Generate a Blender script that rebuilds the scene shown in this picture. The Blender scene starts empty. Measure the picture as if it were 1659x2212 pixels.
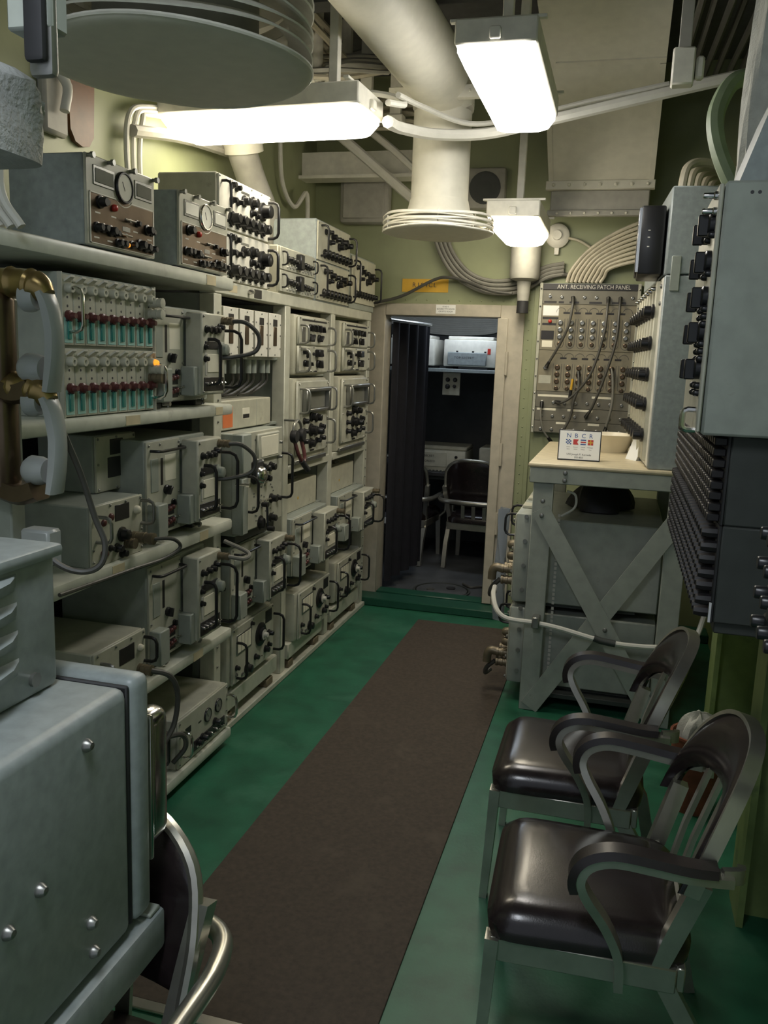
import bpy, bmesh, math, random
from mathutils import Vector, Matrix
random.seed(7)
PI = math.pi
SC = bpy.context.scene
COL = SC.collection
R = math.radians

# ------------------------------------------------------------------ camera
def setup_camera():
    yaw, pitch, roll = R(14.984), R(10.163), R(2.1436)
    f = Vector((-math.sin(yaw)*math.cos(pitch), math.cos(yaw)*math.cos(pitch), -math.sin(pitch)))
    r = Vector((math.cos(yaw), math.sin(yaw), 0)); u = r.cross(f)
    r2 = r*math.cos(roll) + u*math.sin(roll); u2 = -r*math.sin(roll) + u*math.cos(roll)
    cd = bpy.data.cameras.new('camera'); cd.sensor_fit = 'HORIZONTAL'; cd.sensor_width = 36
    cd.lens = 36*1853/1659; cd.clip_start = .02
    c = bpy.data.objects.new('camera', cd); COL.objects.link(c)
    m = Matrix((r2, u2, -f)).transposed().to_4x4(); m.translation = (0, 0, 1.7)
    c.matrix_world = m; SC.camera = c
setup_camera()
# ------------------------------------------------------------------ world, exposure
W = bpy.data.worlds.new('world'); SC.world = W; W.use_nodes = True
W.node_tree.nodes['Background'].inputs[0].default_value = (.80, .88, 1, 1)
W.node_tree.nodes['Background'].inputs[1].default_value = .42
vs = SC.view_settings; vs.view_transform = 'Standard'; vs.look = 'None'; vs.gamma = 1; vs.use_curve_mapping = False
vs.exposure = 0.0
LAMP = 17.0          # brightness of the fluorescent lenses

# ------------------------------------------------------------------ materials
M = {}
def mat(name, col, rough=.5, metal=0., var=.10, scale=18., bump=.0, spec=.5, coat=0., wear=None, emit=None, trans=0.):
    m = bpy.data.materials.new(name); m.use_nodes = True; nt = m.node_tree; n = nt.nodes; l = nt.links
    b = n['Principled BSDF']; b.inputs['Roughness'].default_value = rough; b.inputs['Metallic'].default_value = metal
    b.inputs['Specular IOR Level'].default_value = spec; b.inputs['Coat Weight'].default_value = coat
    b.inputs['Coat Roughness'].default_value = .15
    b.inputs['Base Color'].default_value = (*col, 1)
    if trans: b.inputs['Transmission Weight'].default_value = trans
    if var or bump or wear:
        tc = n.new('ShaderNodeTexCoord')
        nz = n.new('ShaderNodeTexNoise'); nz.inputs['Scale'].default_value = scale; nz.inputs['Detail'].default_value = 4
        l.new(tc.outputs['Object'], nz.inputs['Vector'])
        rp = n.new('ShaderNodeValToRGB'); rp.color_ramp.elements[0].position = .3; rp.color_ramp.elements[1].position = .7
        rp.color_ramp.elements[0].color = (*[c*(1-var) for c in col], 1); rp.color_ramp.elements[1].color = (*[min(1, c*(1+var)) for c in col], 1)
        l.new(nz.outputs['Fac'], rp.inputs[0]); out = rp.outputs[0]
        if wear:
            wc, amt, ws = wear
            n2 = n.new('ShaderNodeTexNoise'); n2.inputs['Scale'].default_value = ws; n2.inputs['Detail'].default_value = 7; n2.inputs['Roughness'].default_value = .65
            l.new(tc.outputs['Object'], n2.inputs['Vector'])
            r2 = n.new('ShaderNodeValToRGB'); r2.color_ramp.elements[0].position = 1-amt-.06; r2.color_ramp.elements[1].position = 1-amt+.06
            l.new(n2.outputs['Fac'], r2.inputs[0])
            mx = n.new('ShaderNodeMix'); mx.data_type = 'RGBA'
            l.new(r2.outputs[0], mx.inputs[0]); l.new(out, mx.inputs[6]); mx.inputs[7].default_value = (*wc, 1); out = mx.outputs[2]
        l.new(out, b.inputs['Base Color'])
        if bump:
            bp = n.new('ShaderNodeBump'); bp.inputs['Strength'].default_value = bump; bp.inputs['Distance'].default_value = .004
            n3 = n.new('ShaderNodeTexNoise'); n3.inputs['Scale'].default_value = scale*9; n3.inputs['Detail'].default_value = 3
            l.new(tc.outputs['Object'], n3.inputs['Vector']); l.new(n3.outputs['Fac'], bp.inputs['Height']); l.new(bp.outputs[0], b.inputs['Normal'])
    if emit:
        b.inputs['Emission Color'].default_value = (*emit[0], 1); b.inputs['Emission Strength'].default_value = emit[1]
    M[name] = m; return m
mat('grey', (.325, .35, .31), .42, wear=((.24, .24, .20), .30, 9))
mat('grey_light', (.455, .45, .37), .42, wear=((.32, .30, .24), .33, 12))
mat('grey_cream', (.50, .485, .385), .45, wear=((.36, .33, .25), .32, 10))
mat('grey_blue', (.29, .325, .325), .40, var=.12, scale=40, wear=((.22, .25, .25), .25, 5))
mat('grey_dark', (.045, .05, .046), .55)
mat('board', (.24, .215, .15), .42, wear=((.19, .165, .11), .3, 9))
mat('board_dark', (.17, .16, .125), .42, wear=((.13, .12, .09), .3, 9))
mat('dust_brown', (.20, .155, .10), .7, var=.25)
mat('inside', (.05, .055, .06), .7)
mat('frame', (.54, .535, .445), .38, wear=((.42, .40, .32), .30, 8))
mat('shelf', (.58, .59, .51), .35, wear=((.42, .42, .36), .30, 7))
mat('white', (.72, .70, .62), .45, wear=((.55, .52, .43), .28, 6))
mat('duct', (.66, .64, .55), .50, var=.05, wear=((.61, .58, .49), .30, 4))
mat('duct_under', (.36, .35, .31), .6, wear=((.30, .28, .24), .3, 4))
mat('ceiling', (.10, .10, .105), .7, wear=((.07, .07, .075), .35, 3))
mat('plug_black', (.012, .010, .011), .5, var=0)
mat('green_wall', (.275, .30, .172), .50, var=.08, scale=5, wear=((.25, .265, .16), .3, 3))
mat('green_beam', (.21, .28, .10), .45, wear=((.10, .14, .06), .36, 6))
mat('green_floor', (.018, .115, .062), .42, var=.25, scale=7, bump=.12, wear=((.040, .16, .095), .40, 2.2))
mat('green_sill', (.012, .075, .045), .4)
mat('runner', (.058, .043, .030), .78, var=.22, scale=60, bump=.25, wear=((.080, .062, .044), .38, 3.5))
mat('door_frame', (.46, .42, .34), .5, wear=((.38, .34, .27), .3, 6))
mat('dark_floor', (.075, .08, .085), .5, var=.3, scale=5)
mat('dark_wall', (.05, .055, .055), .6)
mat('black', (.012, .012, .013), .32, var=0)
mat('black_matt', (.02, .02, .022), .6, var=.2)
mat('plate', (.022, .020, .020), .4, var=0)
mat('print', (.60, .58, .52), .5, var=0)
mat('ink', (.04, .04, .045), .6, var=0)
mat('bronze', (.14, .10, .065), .30, metal=.75, var=.2, scale=14)
mat('brass', (.30, .215, .085), .30, metal=.8, var=.25, scale=10)
mat('chrome', (.62, .61, .58), .18, metal=1, var=0)
mat('steel', (.30, .30, .28), .35, metal=.8, var=.15)
mat('alu', (.50, .485, .42), .30, metal=.85, var=.15, scale=12)
mat('leather', (.019, .0135, .014), .24, var=.25, scale=30, bump=.06, coat=.25)
mat('arm_pad', (.022, .017, .017), .34, var=.2, bump=.05)
mat('paper', (.80, .76, .62), .6, var=.04)
mat('paper_white', (.86, .86, .84), .5, var=0)
mat('tape', (.58, .50, .33), .6)
mat('orange', (.72, .19, .06), .55, var=.05)
mat('yellow', (.62, .36, .03), .55, var=.06)
mat('red', (.50, .035, .025), .35, var=.05)
mat('maroon', (.095, .026, .025), .35, var=.2)
mat('blue_print', (.05, .11, .33), .5, var=0)
mat('teal', (.035, .22, .19), .25, var=.1)
mat('teal_pale', (.34, .58, .54), .3, var=.05)
mat('amber', (.8, .25, .02), .3, var=0, emit=((1, .35, .03), 1.2))
mat('window', (.20, .20, .17), .15, var=.1)
mat('glass_dial', (.75, .74, .66), .2, var=0)
mat('cable_white', (.62, .61, .55), .5, var=.05)
mat('cable_beige', (.48, .44, .34), .5, var=.1)
mat('cable_dark', (.07, .068, .06), .45, var=.15)
mat('cable_grey', (.19, .185, .16), .5, var=.1)
mat('hose_green', (.20, .26, .16), .5)
mat('connector', (.20, .165, .11), .38, metal=.5, var=.25)
mat('wood', (.13, .055, .022), .5, var=.3, scale=12)
mat('linoleum', (.58, .50, .34), .4, wear=((.48, .41, .27), .3, 6))
mat('porcelain', (.80, .74, .60), .35, var=0)
mat('canvas', (.55, .56, .52), .75, var=.15, scale=20, bump=.5)
mat('curtain', (.010, .010, .016), .85, var=.2)
mat('lagging', (.36, .37, .36), .6, var=.2, scale=12, bump=.8)
mat('phone_grey', (.42, .44, .44), .3, var=.05)
mat('plastic_bag', (.60, .66, .74), .25, var=0, spec=.6, trans=.75)
mat('rust', (.20, .06, .03), .7, var=.3)
mat('tube_light', (.95, .95, .92), .4, var=0, emit=((1.0, .90, .70), LAMP))
mat('tube_light_cool', (.95, .95, .95), .4, var=0, emit=((1.0, .96, .88), LAMP))
mat('tube_light_near', (.95, .95, .95), .4, var=0, emit=((.88, .94, 1.0), LAMP*1.45))
mat('tube_light_dim', (.9, .9, .9), .4, var=0, emit=((.78, .88, 1.0), LAMP*.7))

# ------------------------------------------------------------------ mesh builder
def cr(pts, n=6, closed=False):
    """Catmull-Rom through pts"""
    P = [Vector(p) for p in pts]; out = []
    k = len(P)
    for i in range(k if closed else k-1):
        if closed: a, b, c, d = P[(i-1) % k], P[i], P[(i+1) % k], P[(i+2) % k]
        else: b, c = P[i], P[i+1]; a = P[i-1] if i else b*2-c; d = P[i+2] if i+2 < k else c*2-b
        for j in range(n):
            t = j/n
            out.append(.5*((2*b)+(-a+c)*t+(2*a-5*b+4*c-d)*t*t+(-a+3*b-3*c+d)*t**3))
    if not closed: out.append(P[-1])
    return out
class MB:
    def __init__(s): s.bm = bmesh.new()
    def box(s, x0, x1, y0, y1, z0, z1, bev=0, seg=1):
        b = s.bm
        v = [b.verts.new((x, y, z)) for x in (x0, x1) for y in (y0, y1) for z in (z0, z1)]
        fs = [b.faces.new([v[i] for i in q]) for q in ((0, 1, 3, 2), (4, 6, 7, 5), (0, 4, 5, 1), (2, 3, 7, 6), (0, 2, 6, 4), (1, 5, 7, 3))]
        if bev:
            es = list({e for f in fs for e in f.edges})
            bmesh.ops.bevel(b, geom=es, offset=min(bev, .45*min(abs(x1-x0), abs(y1-y0), abs(z1-z0))), segments=seg, affect='EDGES', profile=.5)
        return s
    def ring(s, pts): return [s.bm.verts.new(p) for p in pts]
    def loft(s, rings, cap=True, closed=False):
        b = s.bm; n = len(rings[0])
        m = len(rings)
        for i in range(m if closed else m-1):
            A, B = rings[i], rings[(i+1) % m]
            for j in range(n):
                try: b.faces.new((A[j], A[(j+1) % n], B[(j+1) % n], B[j]))
                except ValueError: pass
        if cap and not closed:
            for rg in (rings[0][::-1], rings[-1]):
                try: b.faces.new(rg)
                except ValueError: pass
        return s
    def cyl(s, p0, p1, r0, r1=None, n=12):
        return s.tube([p0, p1], [r0, r0 if r1 is None else r1], n)
    def tube(s, pts, r, n=8, closed=False):
        P = [Vector(p) for p in pts]; k = len(P); rs = r if isinstance(r, (list, tuple)) else [r]*k
        rings = []; nv = None
        for i in range(k):
            if closed: t = P[(i+1) % k]-P[i-1]
            else: t = P[min(i+1, k-1)]-P[max(i-1, 0)]
            t.normalize()
            if nv is None:
                nv = t.orthogonal().normalized()
            else:
                nv = nv - t*nv.dot(t); nv = nv.normalized() if nv.length > 1e-6 else t.orthogonal().normalized()
            bv = t.cross(nv)
            rings.append(s.ring([P[i]+(nv*math.cos(2*PI*j/n)+bv*math.sin(2*PI*j/n))*rs[i] for j in range(n)]))
        return s.loft(rings, True, closed)
    def sweep(s, pts, sect, up):
        """section (a along side, b along normal); side = up axis fixed"""
        P = [Vector(p) for p in pts]; k = len(P); up = Vector(up).normalized(); rings = []
        for i in range(k):
            t = (P[min(i+1, k-1)]-P[max(i-1, 0)]).normalized()
            nn = t.cross(up).normalized()
            sc = sect(i/(k-1)) if callable(sect) else sect
            rings.append(s.ring([P[i]+up*a+nn*b for a, b in sc]))
        return s.loft(rings)
    def lathe(s, prof, n=20, c=(0, 0, 0), axis='z'):
        c = Vector(c); rings = []
        for r, h in prof:
            rg = []
            for j in range(n):
                a = 2*PI*j/n; x, y = r*math.cos(a), r*math.sin(a)
                rg.append(c+(Vector((x, y, h)) if axis == 'z' else Vector((x, h, y)) if axis == 'y' else Vector((h, x, y))))
            rings.append(s.ring(rg))
        return s.loft(rings)
    def prism(s, pts, off):
        off = Vector(off); A = s.ring(pts); B = s.ring([Vector(p)+off for p in pts])
        return s.loft([A, B])
    def sphere(s, c, r, n=12, sz=(1, 1, 1)):
        prof = [(max(1e-4, r*math.sin(PI*i/(n//2))), -r*math.cos(PI*i/(n//2))) for i in range(n//2+1)]
        c = Vector(c); rings = [s.ring([c+Vector((q*math.cos(2*PI*j/n)*sz[0], q*math.sin(2*PI*j/n)*sz[1], h*sz[2])) for j in range(n)]) for q, h in prof]
        return s.loft(rings)
    def grid(s, fn, nu, nv, thick=None):
        A = [[s.bm.verts.new(fn(i/nu, j/nv)) for j in range(nv+1)] for i in range(nu+1)]
        for i in range(nu):
            for j in range(nv): s.bm.faces.new((A[i][j], A[i+1][j], A[i+1][j+1], A[i][j+1]))
        if thick:
            th = Vector(thick); B = [[s.bm.verts.new(v.co+th) for v in row] for row in A]
            for i in range(nu):
                for j in range(nv): s.bm.faces.new((B[i][j], B[i][j+1], B[i+1][j+1], B[i+1][j]))
            ed = [(A[i][0], B[i][0]) for i in range(nu+1)]+[(A[nu][j], B[nu][j]) for j in range(1, nv+1)]+[(A[i][nv], B[i][nv]) for i in range(nu-1, -1, -1)]+[(A[0][j], B[0][j]) for j in range(nv-1, 0, -1)]
            for k in range(len(ed)):
                a, b = ed[k], ed[(k+1) % len(ed)]; s.bm.faces.new((a[0], a[1], b[1], b[0]))
        return s
    def mesh(s, name, m, ang=40):
        bmesh.ops.recalc_face_normals(s.bm, faces=s.bm.faces[:])
        me = bpy.data.meshes.new(name); s.bm.to_mesh(me); s.bm.free()
        me.polygons.foreach_set('use_smooth', [True]*len(me.polygons)); me.set_sharp_from_angle(angle=R(ang))
        if m: me.materials.append(M[m])
        return me
    def build(s, name, m, parent=None, ang=40, loc=None, rot=None):
        return link(name, s.mesh(name, m, ang), parent, loc, rot)
def link(name, me, parent=None, loc=None, rot=None):
    o = bpy.data.objects.new(name, me); COL.objects.link(o)
    if parent: o.parent = parent
    if loc: o.location = loc
    if rot: o.rotation_euler = rot
    return o
def tag(o, label=None, cat=None, group=None, kind=None):
    for k, v in (('label', label), ('category', cat), ('group', group), ('kind', kind)):
        if v: o[k] = v
    return o
def struct(name, mb, m, label, cat='structure'):
    return tag(mb.build(name, m), label, cat, kind='structure')
def empty(name, label, cat, loc=(0, 0, 0), rz=0, group=None):
    o = bpy.data.objects.new(name, None); COL.objects.link(o); o.location = loc; o.rotation_euler = (0, 0, rz); o.empty_display_size = .05
    return tag(o, label, cat, group)
def B(x0, x1, y0, y1, z0, z1, bev=0, seg=1): return MB().box(x0, x1, y0, y1, z0, z1, bev, seg)
def dup(root, loc, rz, label, group=None):
    r = root.copy(); COL.objects.link(r); r.location = loc; r.rotation_euler = (0, 0, rz); r['label'] = label
    if group: r['group'] = group
    for ch in list(root.children):
        c = ch.copy(); COL.objects.link(c); c.parent = r
        for g in ch.children:
            d = g.copy(); COL.objects.link(d); d.parent = c
    return r
def text(body, size, m, parent, loc, rot=(PI/2, 0, 0), name='lettering', ext=.0006, spacing=1.0, sx=1):
    cu = bpy.data.curves.new('t', 'FONT'); cu.body = body; cu.size = size; cu.extrude = ext; cu.align_x = 'CENTER'; cu.align_y = 'CENTER'; cu.space_character = spacing
    cu.resolution_u = 2
    t = bpy.data.objects.new('t', cu); COL.objects.link(t)
    bpy.context.view_layer.update()
    me = bpy.data.meshes.new_from_object(t.evaluated_get(bpy.context.evaluated_depsgraph_get()))
    bpy.data.objects.remove(t); bpy.data.curves.remove(cu)
    me.materials.clear(); me.materials.append(M[m])
    o = link(name, me, parent, loc, rot); o.scale = (sx, 1, 1); return o

# ------------------------------------------------------------------ shared small meshes (axis: out of the face = -y)
CACHE = {}
def shared(key, fn):
    if key not in CACHE: CACHE[key] = fn()
    return CACHE[key]
def k_round(r, l, m='black'):
    return shared(('kr', round(r, 4), round(l, 4), m), lambda: MB().lathe([(r*1.15, 0), (r*1.15, -l*.22), (r*.86, -l*.30), (r*.80, -l*.93), (r*.68, -l), (.0005, -l)], 12, axis='y').mesh('knob', m))
def k_bar(r, l, m='black'):
    def f():
        b = MB().lathe([(r*1.1, 0), (r*1.1, -l*.3), (r*.9, -l*.42), (.0005, -l*.42)], 12, axis='y')
        return b.box(-r*.34, r*.34, -l, -l*.3, -r*1.15, r*.95, r*.12).mesh('knob', m)
    return shared(('kb', round(r, 4), round(l, 4), m), f)
def k_dome(r, l, m):
    return shared(('kd', round(r, 4), round(l, 4), m), lambda: MB().lathe([(r, 0), (r, -l*.4), (r*.85, -l*.75), (r*.5, -l*.95), (.0005, -l)], 10, axis='y').mesh('jewel', m))
def k_jack(r, m='steel'):
    return shared(('kj', round(r, 4), m), lambda: MB().lathe([(r, 0), (r, -r*.5), (r*.72, -r*.7), (r*.6, -r*.7), (r*.55, -r*.2), (.0004, -r*.2)], 12, axis='y').mesh('jack', m))
def k_conn(r, l, m='connector'):
    def f():
        p = []
        n = 5
        for i in range(n): p += [(r*(1 if i % 2 == 0 else .86), -l*i/n), (r*(1 if i % 2 == 0 else .86), -l*(i+.9)/n)]
        return MB().lathe(p+[(r*.5, -l), (.0005, -l)], 12, axis='y').mesh('connector', m)
    return shared(('kc', round(r, 4), round(l, 4), m), f)
def k_toggle(r, l, m='chrome'):
    return shared(('kt', round(r, 4), round(l, 4), m), lambda: MB().cyl((0, 0, 0), (0, -l*.35, 0), r*1.6, r*1.4, 8).tube([(0, -l*.3, 0), (0, -l, l*.35)], [r*.5, r*.8], 8).mesh('toggle', m))
def handle_mesh(z0, z1, out, r, m, vert=True):
    def f():
        c = min(out, (z1-z0)/2)*.45
        pts = [(z0, 0), (z0, -out+c), (z0+c*.3, -out+c*.3), (z0+c, -out), (z1-c, -out), (z1-c*.3, -out+c*.3), (z1, -out+c), (z1, 0)]
        P = [((0, y, z) if vert else (z, y, 0)) for z, y in pts]
        return MB().tube(P, r, 8).mesh('handle', m)
    return shared(('h', round(z0, 3), round(z1, 3), round(out, 3), r, m, vert), f)

class Dev:
    """thing with a front face in the local xz plane (facing -y); x in [-w/2, w/2], z in [0, h]"""
    def __init__(s, name, label, cat, loc, rz, w, h, d, group=None):
        s.o = empty(name, label, cat, loc, rz, group); s.w, s.h, s.d = w, h, d
    def X(s, u): return (u-.5)*s.w
    def box(s, name, x0, x1, y0, y1, z0, z1, m, bev=.003, parent=None, seg=1):
        return B(x0, x1, y0, y1, z0, z1, bev, seg).build(name, m, parent or s.o)
    def case(s, m='grey', bev=.004, seg=1, name='case'):
        return s.box(name, -s.w/2, s.w/2, .004, s.d, 0, s.h, m, bev, seg=seg)
    def panel(s, u0, u1, v0, v1, m, t=.004, y=0., name='panel', bev=.0015, parent=None):
        return s.box(name, s.X(u0), s.X(u1), y-t, y+.004, v0*s.h, v1*s.h, m, bev, parent)
    def put(s, name, me, u, v, y=-.004, parent=None, rot=None):
        return link(name, me, parent or s.o, (s.X(u), y, v*s.h), rot)
    def knobs(s, lst, y=-.004, kind='r', m='black'):
        for q in lst:
            u, v, r = q[:3]; l = q[3] if len(q) > 3 else r*1.6
            s.put('knob', (k_round if kind == 'r' else k_bar)(r, l, m), u, v, y, rot=(0, random.uniform(-.8, .8) if kind != 'r' else 0, 0))
    def screws(s, lst, r=.004, y=-.004, m='steel'):
        b = MB()
        for u, v in lst: b.lathe([(r, 0), (r*.9, -r*.6), (r*.4, -r), (.0003, -r)], 8, (s.X(u), y, v*s.h), 'y')
        return tag(b.build('screws', m, s.o), kind='stuff')
    def handle(s, u, v0, v1, out=.045, r=.006, m='black', y=-.002):
        return s.put('handle', handle_mesh(0, (v1-v0)*s.h, out, r, m), u, v0, y)
    def hhandle(s, u0, u1, v, out=.045, r=.006, m='black', y=-.002):
        return s.put('handle', handle_mesh(0, (u1-u0)*s.w, out, r, m, False), u0, v, y)
    def meter(s, u, v, r, m='black', y=-.004, dial='glass_dial'):
        o = s.put('meter', shared(('mt', round(r, 4), m), lambda: MB().lathe([(r, 0), (r, -r*.16), (r*.95, -r*.22), (r*.86, -r*.22), (r*.84, -r*.12), (.0004, -r*.12)], 20, axis='y').mesh('meter', m)), u, v, y)
        link('dial_face', shared(('md', round(r, 4), dial), lambda: MB().lathe([(r*.83, 0), (r*.83, -.001), (.0004, -.001)], 16, axis='y').mesh('dial_face', dial)), o, (0, -r*.12-.0003, 0))
        link('needle', shared(('mn', round(r, 4)), lambda: B(-.001, .001, -.001, 0, 0, r*.6).mesh('needle', 'ink')), o, (0, -r*.12-.0013, -r*.2), (0, -.5, 0))
        return o
    def cable(s, pts, r, m='cable_dark', name='cable', n=7):
        return MB().tube(cr(pts, n), r, 8).build(name, m, s.o)

# ================================================================== THE SETTING
XL, XR, YB, ZC = -2.10, .66, 5.75, 3.5
YN = -.6
struct('floor', B(XL-.05, XR+.05, YN, YB+.04, -.05, 0), 'green_floor', 'worn dark green painted steel deck', 'floor')
struct('wall_left', B(XL-.06, XL, YN, YB, 0, ZC), 'green_wall', 'pale green painted bulkhead behind the equipment racks', 'wall')
struct('wall_right', B(XR, XR+.06, YN, YB, 0, ZC), 'green_beam', 'dark green bulkhead on the right behind the chairs', 'wall')
DX0, DX1, DZ = -1.575, -.795, 1.988
wb = MB().box(XL-.06, DX0-.02, YB, YB+.07, 0, ZC).box(DX1+.02, XR+.06, YB, YB+.07, 0, ZC).box(DX0-.02, DX1+.02, YB, YB+.07, DZ+.02, ZC)
WB = struct('wall_back', wb, 'green_wall', 'pale green bulkhead with the doorway at the end of the room', 'wall')
rv = MB()
for i in range(24): rv.sphere((-1.66+i*.073, YB-.001, 2.092), .006, 6, (1, .5, 1))
for i in range(40): rv.sphere((-.612, YB-.001, .15+i*.063), .006, 6, (1, .5, 1))
for i in range(26): rv.sphere((-1.72, YB-.001, .15+i*.072), .006, 6, (1, .5, 1))
tag(rv.build('rivets', 'green_wall', WB), kind='stuff')
B(-.585, -.555, YB-.016, YB, .1, 2.2, .003).build('seam_strip', 'green_wall', WB)
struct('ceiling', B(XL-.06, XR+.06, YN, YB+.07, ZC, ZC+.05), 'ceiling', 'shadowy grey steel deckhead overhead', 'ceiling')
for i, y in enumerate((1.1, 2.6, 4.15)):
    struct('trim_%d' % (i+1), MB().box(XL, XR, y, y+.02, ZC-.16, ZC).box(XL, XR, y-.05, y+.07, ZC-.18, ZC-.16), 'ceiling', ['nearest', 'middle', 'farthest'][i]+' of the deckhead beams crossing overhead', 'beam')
struct('trim_4', MB().box(XL, -1.17, 5.48, 5.50, 2.83, 2.98).box(XL, -1.17, 5.42, 5.56, 2.81, 2.83), 'white', 'cream cross beam above the far end of the racks', 'beam')
# door casing
DF = empty('door_1', 'beige steel door casing around the open doorway', 'door frame', (0, YB, 0)); DF['kind'] = 'structure'
for nm, a in (('casing_post', (-1.695, DX0, -.022, .16, 0, 2.067)), ('casing_post', (DX1, -.64, -.022, .10, 0, 2.067)), ('lintel', (DX0, DX1, -.022, .16, DZ, 2.067))):
    B(*a, .004).build(nm, 'door_frame', DF)
# the open door leaf's hinged edge on the right jamb
B(DX1-.014, DX1+.052, -.046, -.0225, .06, DZ-.004, .004).build('door_stile', 'door_frame', DF)
for z in (.55, 1.02, 1.62): MB().cyl((DX1+.056, -.040, z), (DX1+.056, -.040, z+.15), .011, n=10).build('hinge', 'door_frame', DF)
struct('trim_5', B(-1.74, XR, 5.55, YB-.024, 0, .055, .006), 'green_sill', 'dark green door sill along the end bulkhead', 'sill')
struct('trim_6', B(DX0+.002, DX1-.016, YB-.02, YB+.10, .0, .065, .006), 'green_sill', 'green raised threshold across the doorway', 'sill')
struct('trim_7', B(-1.76, -1.70, 5.60, YB, .056, .22, .006), 'green_sill', 'green painted foot of the bulkhead beside the racks', 'sill')
# right-hand frames
for i, y in enumerate((2.62, 3.75)):
    struct('trim_%d' % (i+8), MB().box(.48, .50, y, y+.17, 0, ZC).box(.50, XR, y+.075, y+.095, 0, ZC), 'green_beam', ('near' if i == 0 else 'far')+' green steel frame rising along the right bulkhead', 'frame')
# runner on the deck
rn = empty('floor_runner', 'dark brown rubber runner laid down the middle of the green deck', 'runner', (-.82, 3.55, 0))
B(-.35, .35, -1.765, 1.80, 0, .007, .002).build('mat', 'runner', rn)
B(-.36, .36, -1.80, -1.765, 0, .010, .003).build('edging_strip', 'chrome', rn)

# ---- room beyond the doorway
FX0, FX1, FY = -2.5, .1, 8.0
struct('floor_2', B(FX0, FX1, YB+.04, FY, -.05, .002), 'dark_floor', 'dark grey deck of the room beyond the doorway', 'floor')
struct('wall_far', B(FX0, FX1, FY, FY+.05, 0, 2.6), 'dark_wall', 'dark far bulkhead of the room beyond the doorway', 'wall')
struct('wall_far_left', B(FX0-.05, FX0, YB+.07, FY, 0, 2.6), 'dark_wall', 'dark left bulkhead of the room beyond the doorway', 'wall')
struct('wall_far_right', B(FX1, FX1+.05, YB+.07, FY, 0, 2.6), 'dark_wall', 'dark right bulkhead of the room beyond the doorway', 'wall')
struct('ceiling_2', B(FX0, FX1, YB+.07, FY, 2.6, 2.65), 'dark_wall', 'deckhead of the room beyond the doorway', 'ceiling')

# ================================================================== LIGHTS
def fixture(label, loc, rz, L, Wd, lens, lensd=.075, hous=.085, rods=()):
    t = empty('light_fixture', label, 'light fixture', loc, rz, 'fluorescent light fixtures')
    B(-L/2-.008, L/2+.008, -Wd/2-.008, Wd/2+.008, .0, hous, .006).build('housing', 'white', t)
    def rect(a, b, z, c=.02):
        return [(-a+c, -b, z), (a-c, -b, z), (a, -b+c, z), (a, b-c, z), (a-c, b, z), (-a+c, b, z), (-a, b-c, z), (-a, -b+c, z)]
    m = MB(); m.loft([m.ring(rect(L/2, Wd/2, -.001)), m.ring(rect(L/2, Wd/2, -.018)), m.ring(rect(L/2-.03, Wd/2-.025, -lensd*.85)), m.ring(rect(L/2-.05, Wd/2-.05, -lensd))])
    m.build('lens', lens, t)
    for s in (-1, 1):
        B(s*L*.46-.012, s*L*.46+.012, -Wd*.62, Wd*.62, hous, hous+.012, .002).build('bracket', 'white', t)
        B(s*(L/2+.014)-.012, s*(L/2+.014)+.012, -.02, .02, .01, .05, .004).build('latch', 'white', t)
    for (x, y, z1) in rods:
        B(x-.020, x+.020, y-.020, y+.020, hous, z1, .003).build('hanger', 'white', t)
    return t
fixture('long fluorescent light set crosswise under the big round diffuser, by the racks', (-1.572, 3.70, 2.71), R(-3), .92, .30, 'tube_light', rods=((-.3, 0, .78), (.3, 0, .78)))
fixture('fluorescent light hung lengthwise beside the fat round duct', (-.523, 3.70, 2.80), R(90), .95, .277, 'tube_light_cool', rods=((-.2, 0, .70), (.3, 0, .70)))
fixture('smaller fluorescent light low in front of the end bulkhead', (-.63, 5.10, 2.465), R(90), .66, .268, 'tube_light', rods=((-.05, 0, 1.03),))
fixture('fluorescent light overhead nearest the camera, in line with the other lengthwise light', (-.523, .30, 2.80), R(90), .95, .277, 'tube_light_near', rods=((-.2, 0, .70), (.3, 0, .70)))
lf = fixture('light in the dark room beyond the doorway', (-1.2, 6.62, 2.48), 0, .7, .2, 'tube_light_dim', rods=()); lf.location = (-1.2, 6.76, 2.24); B(-.02, .02, -.02, .02, .085, .36, .003).build('hanger', 'white', lf)

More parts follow.
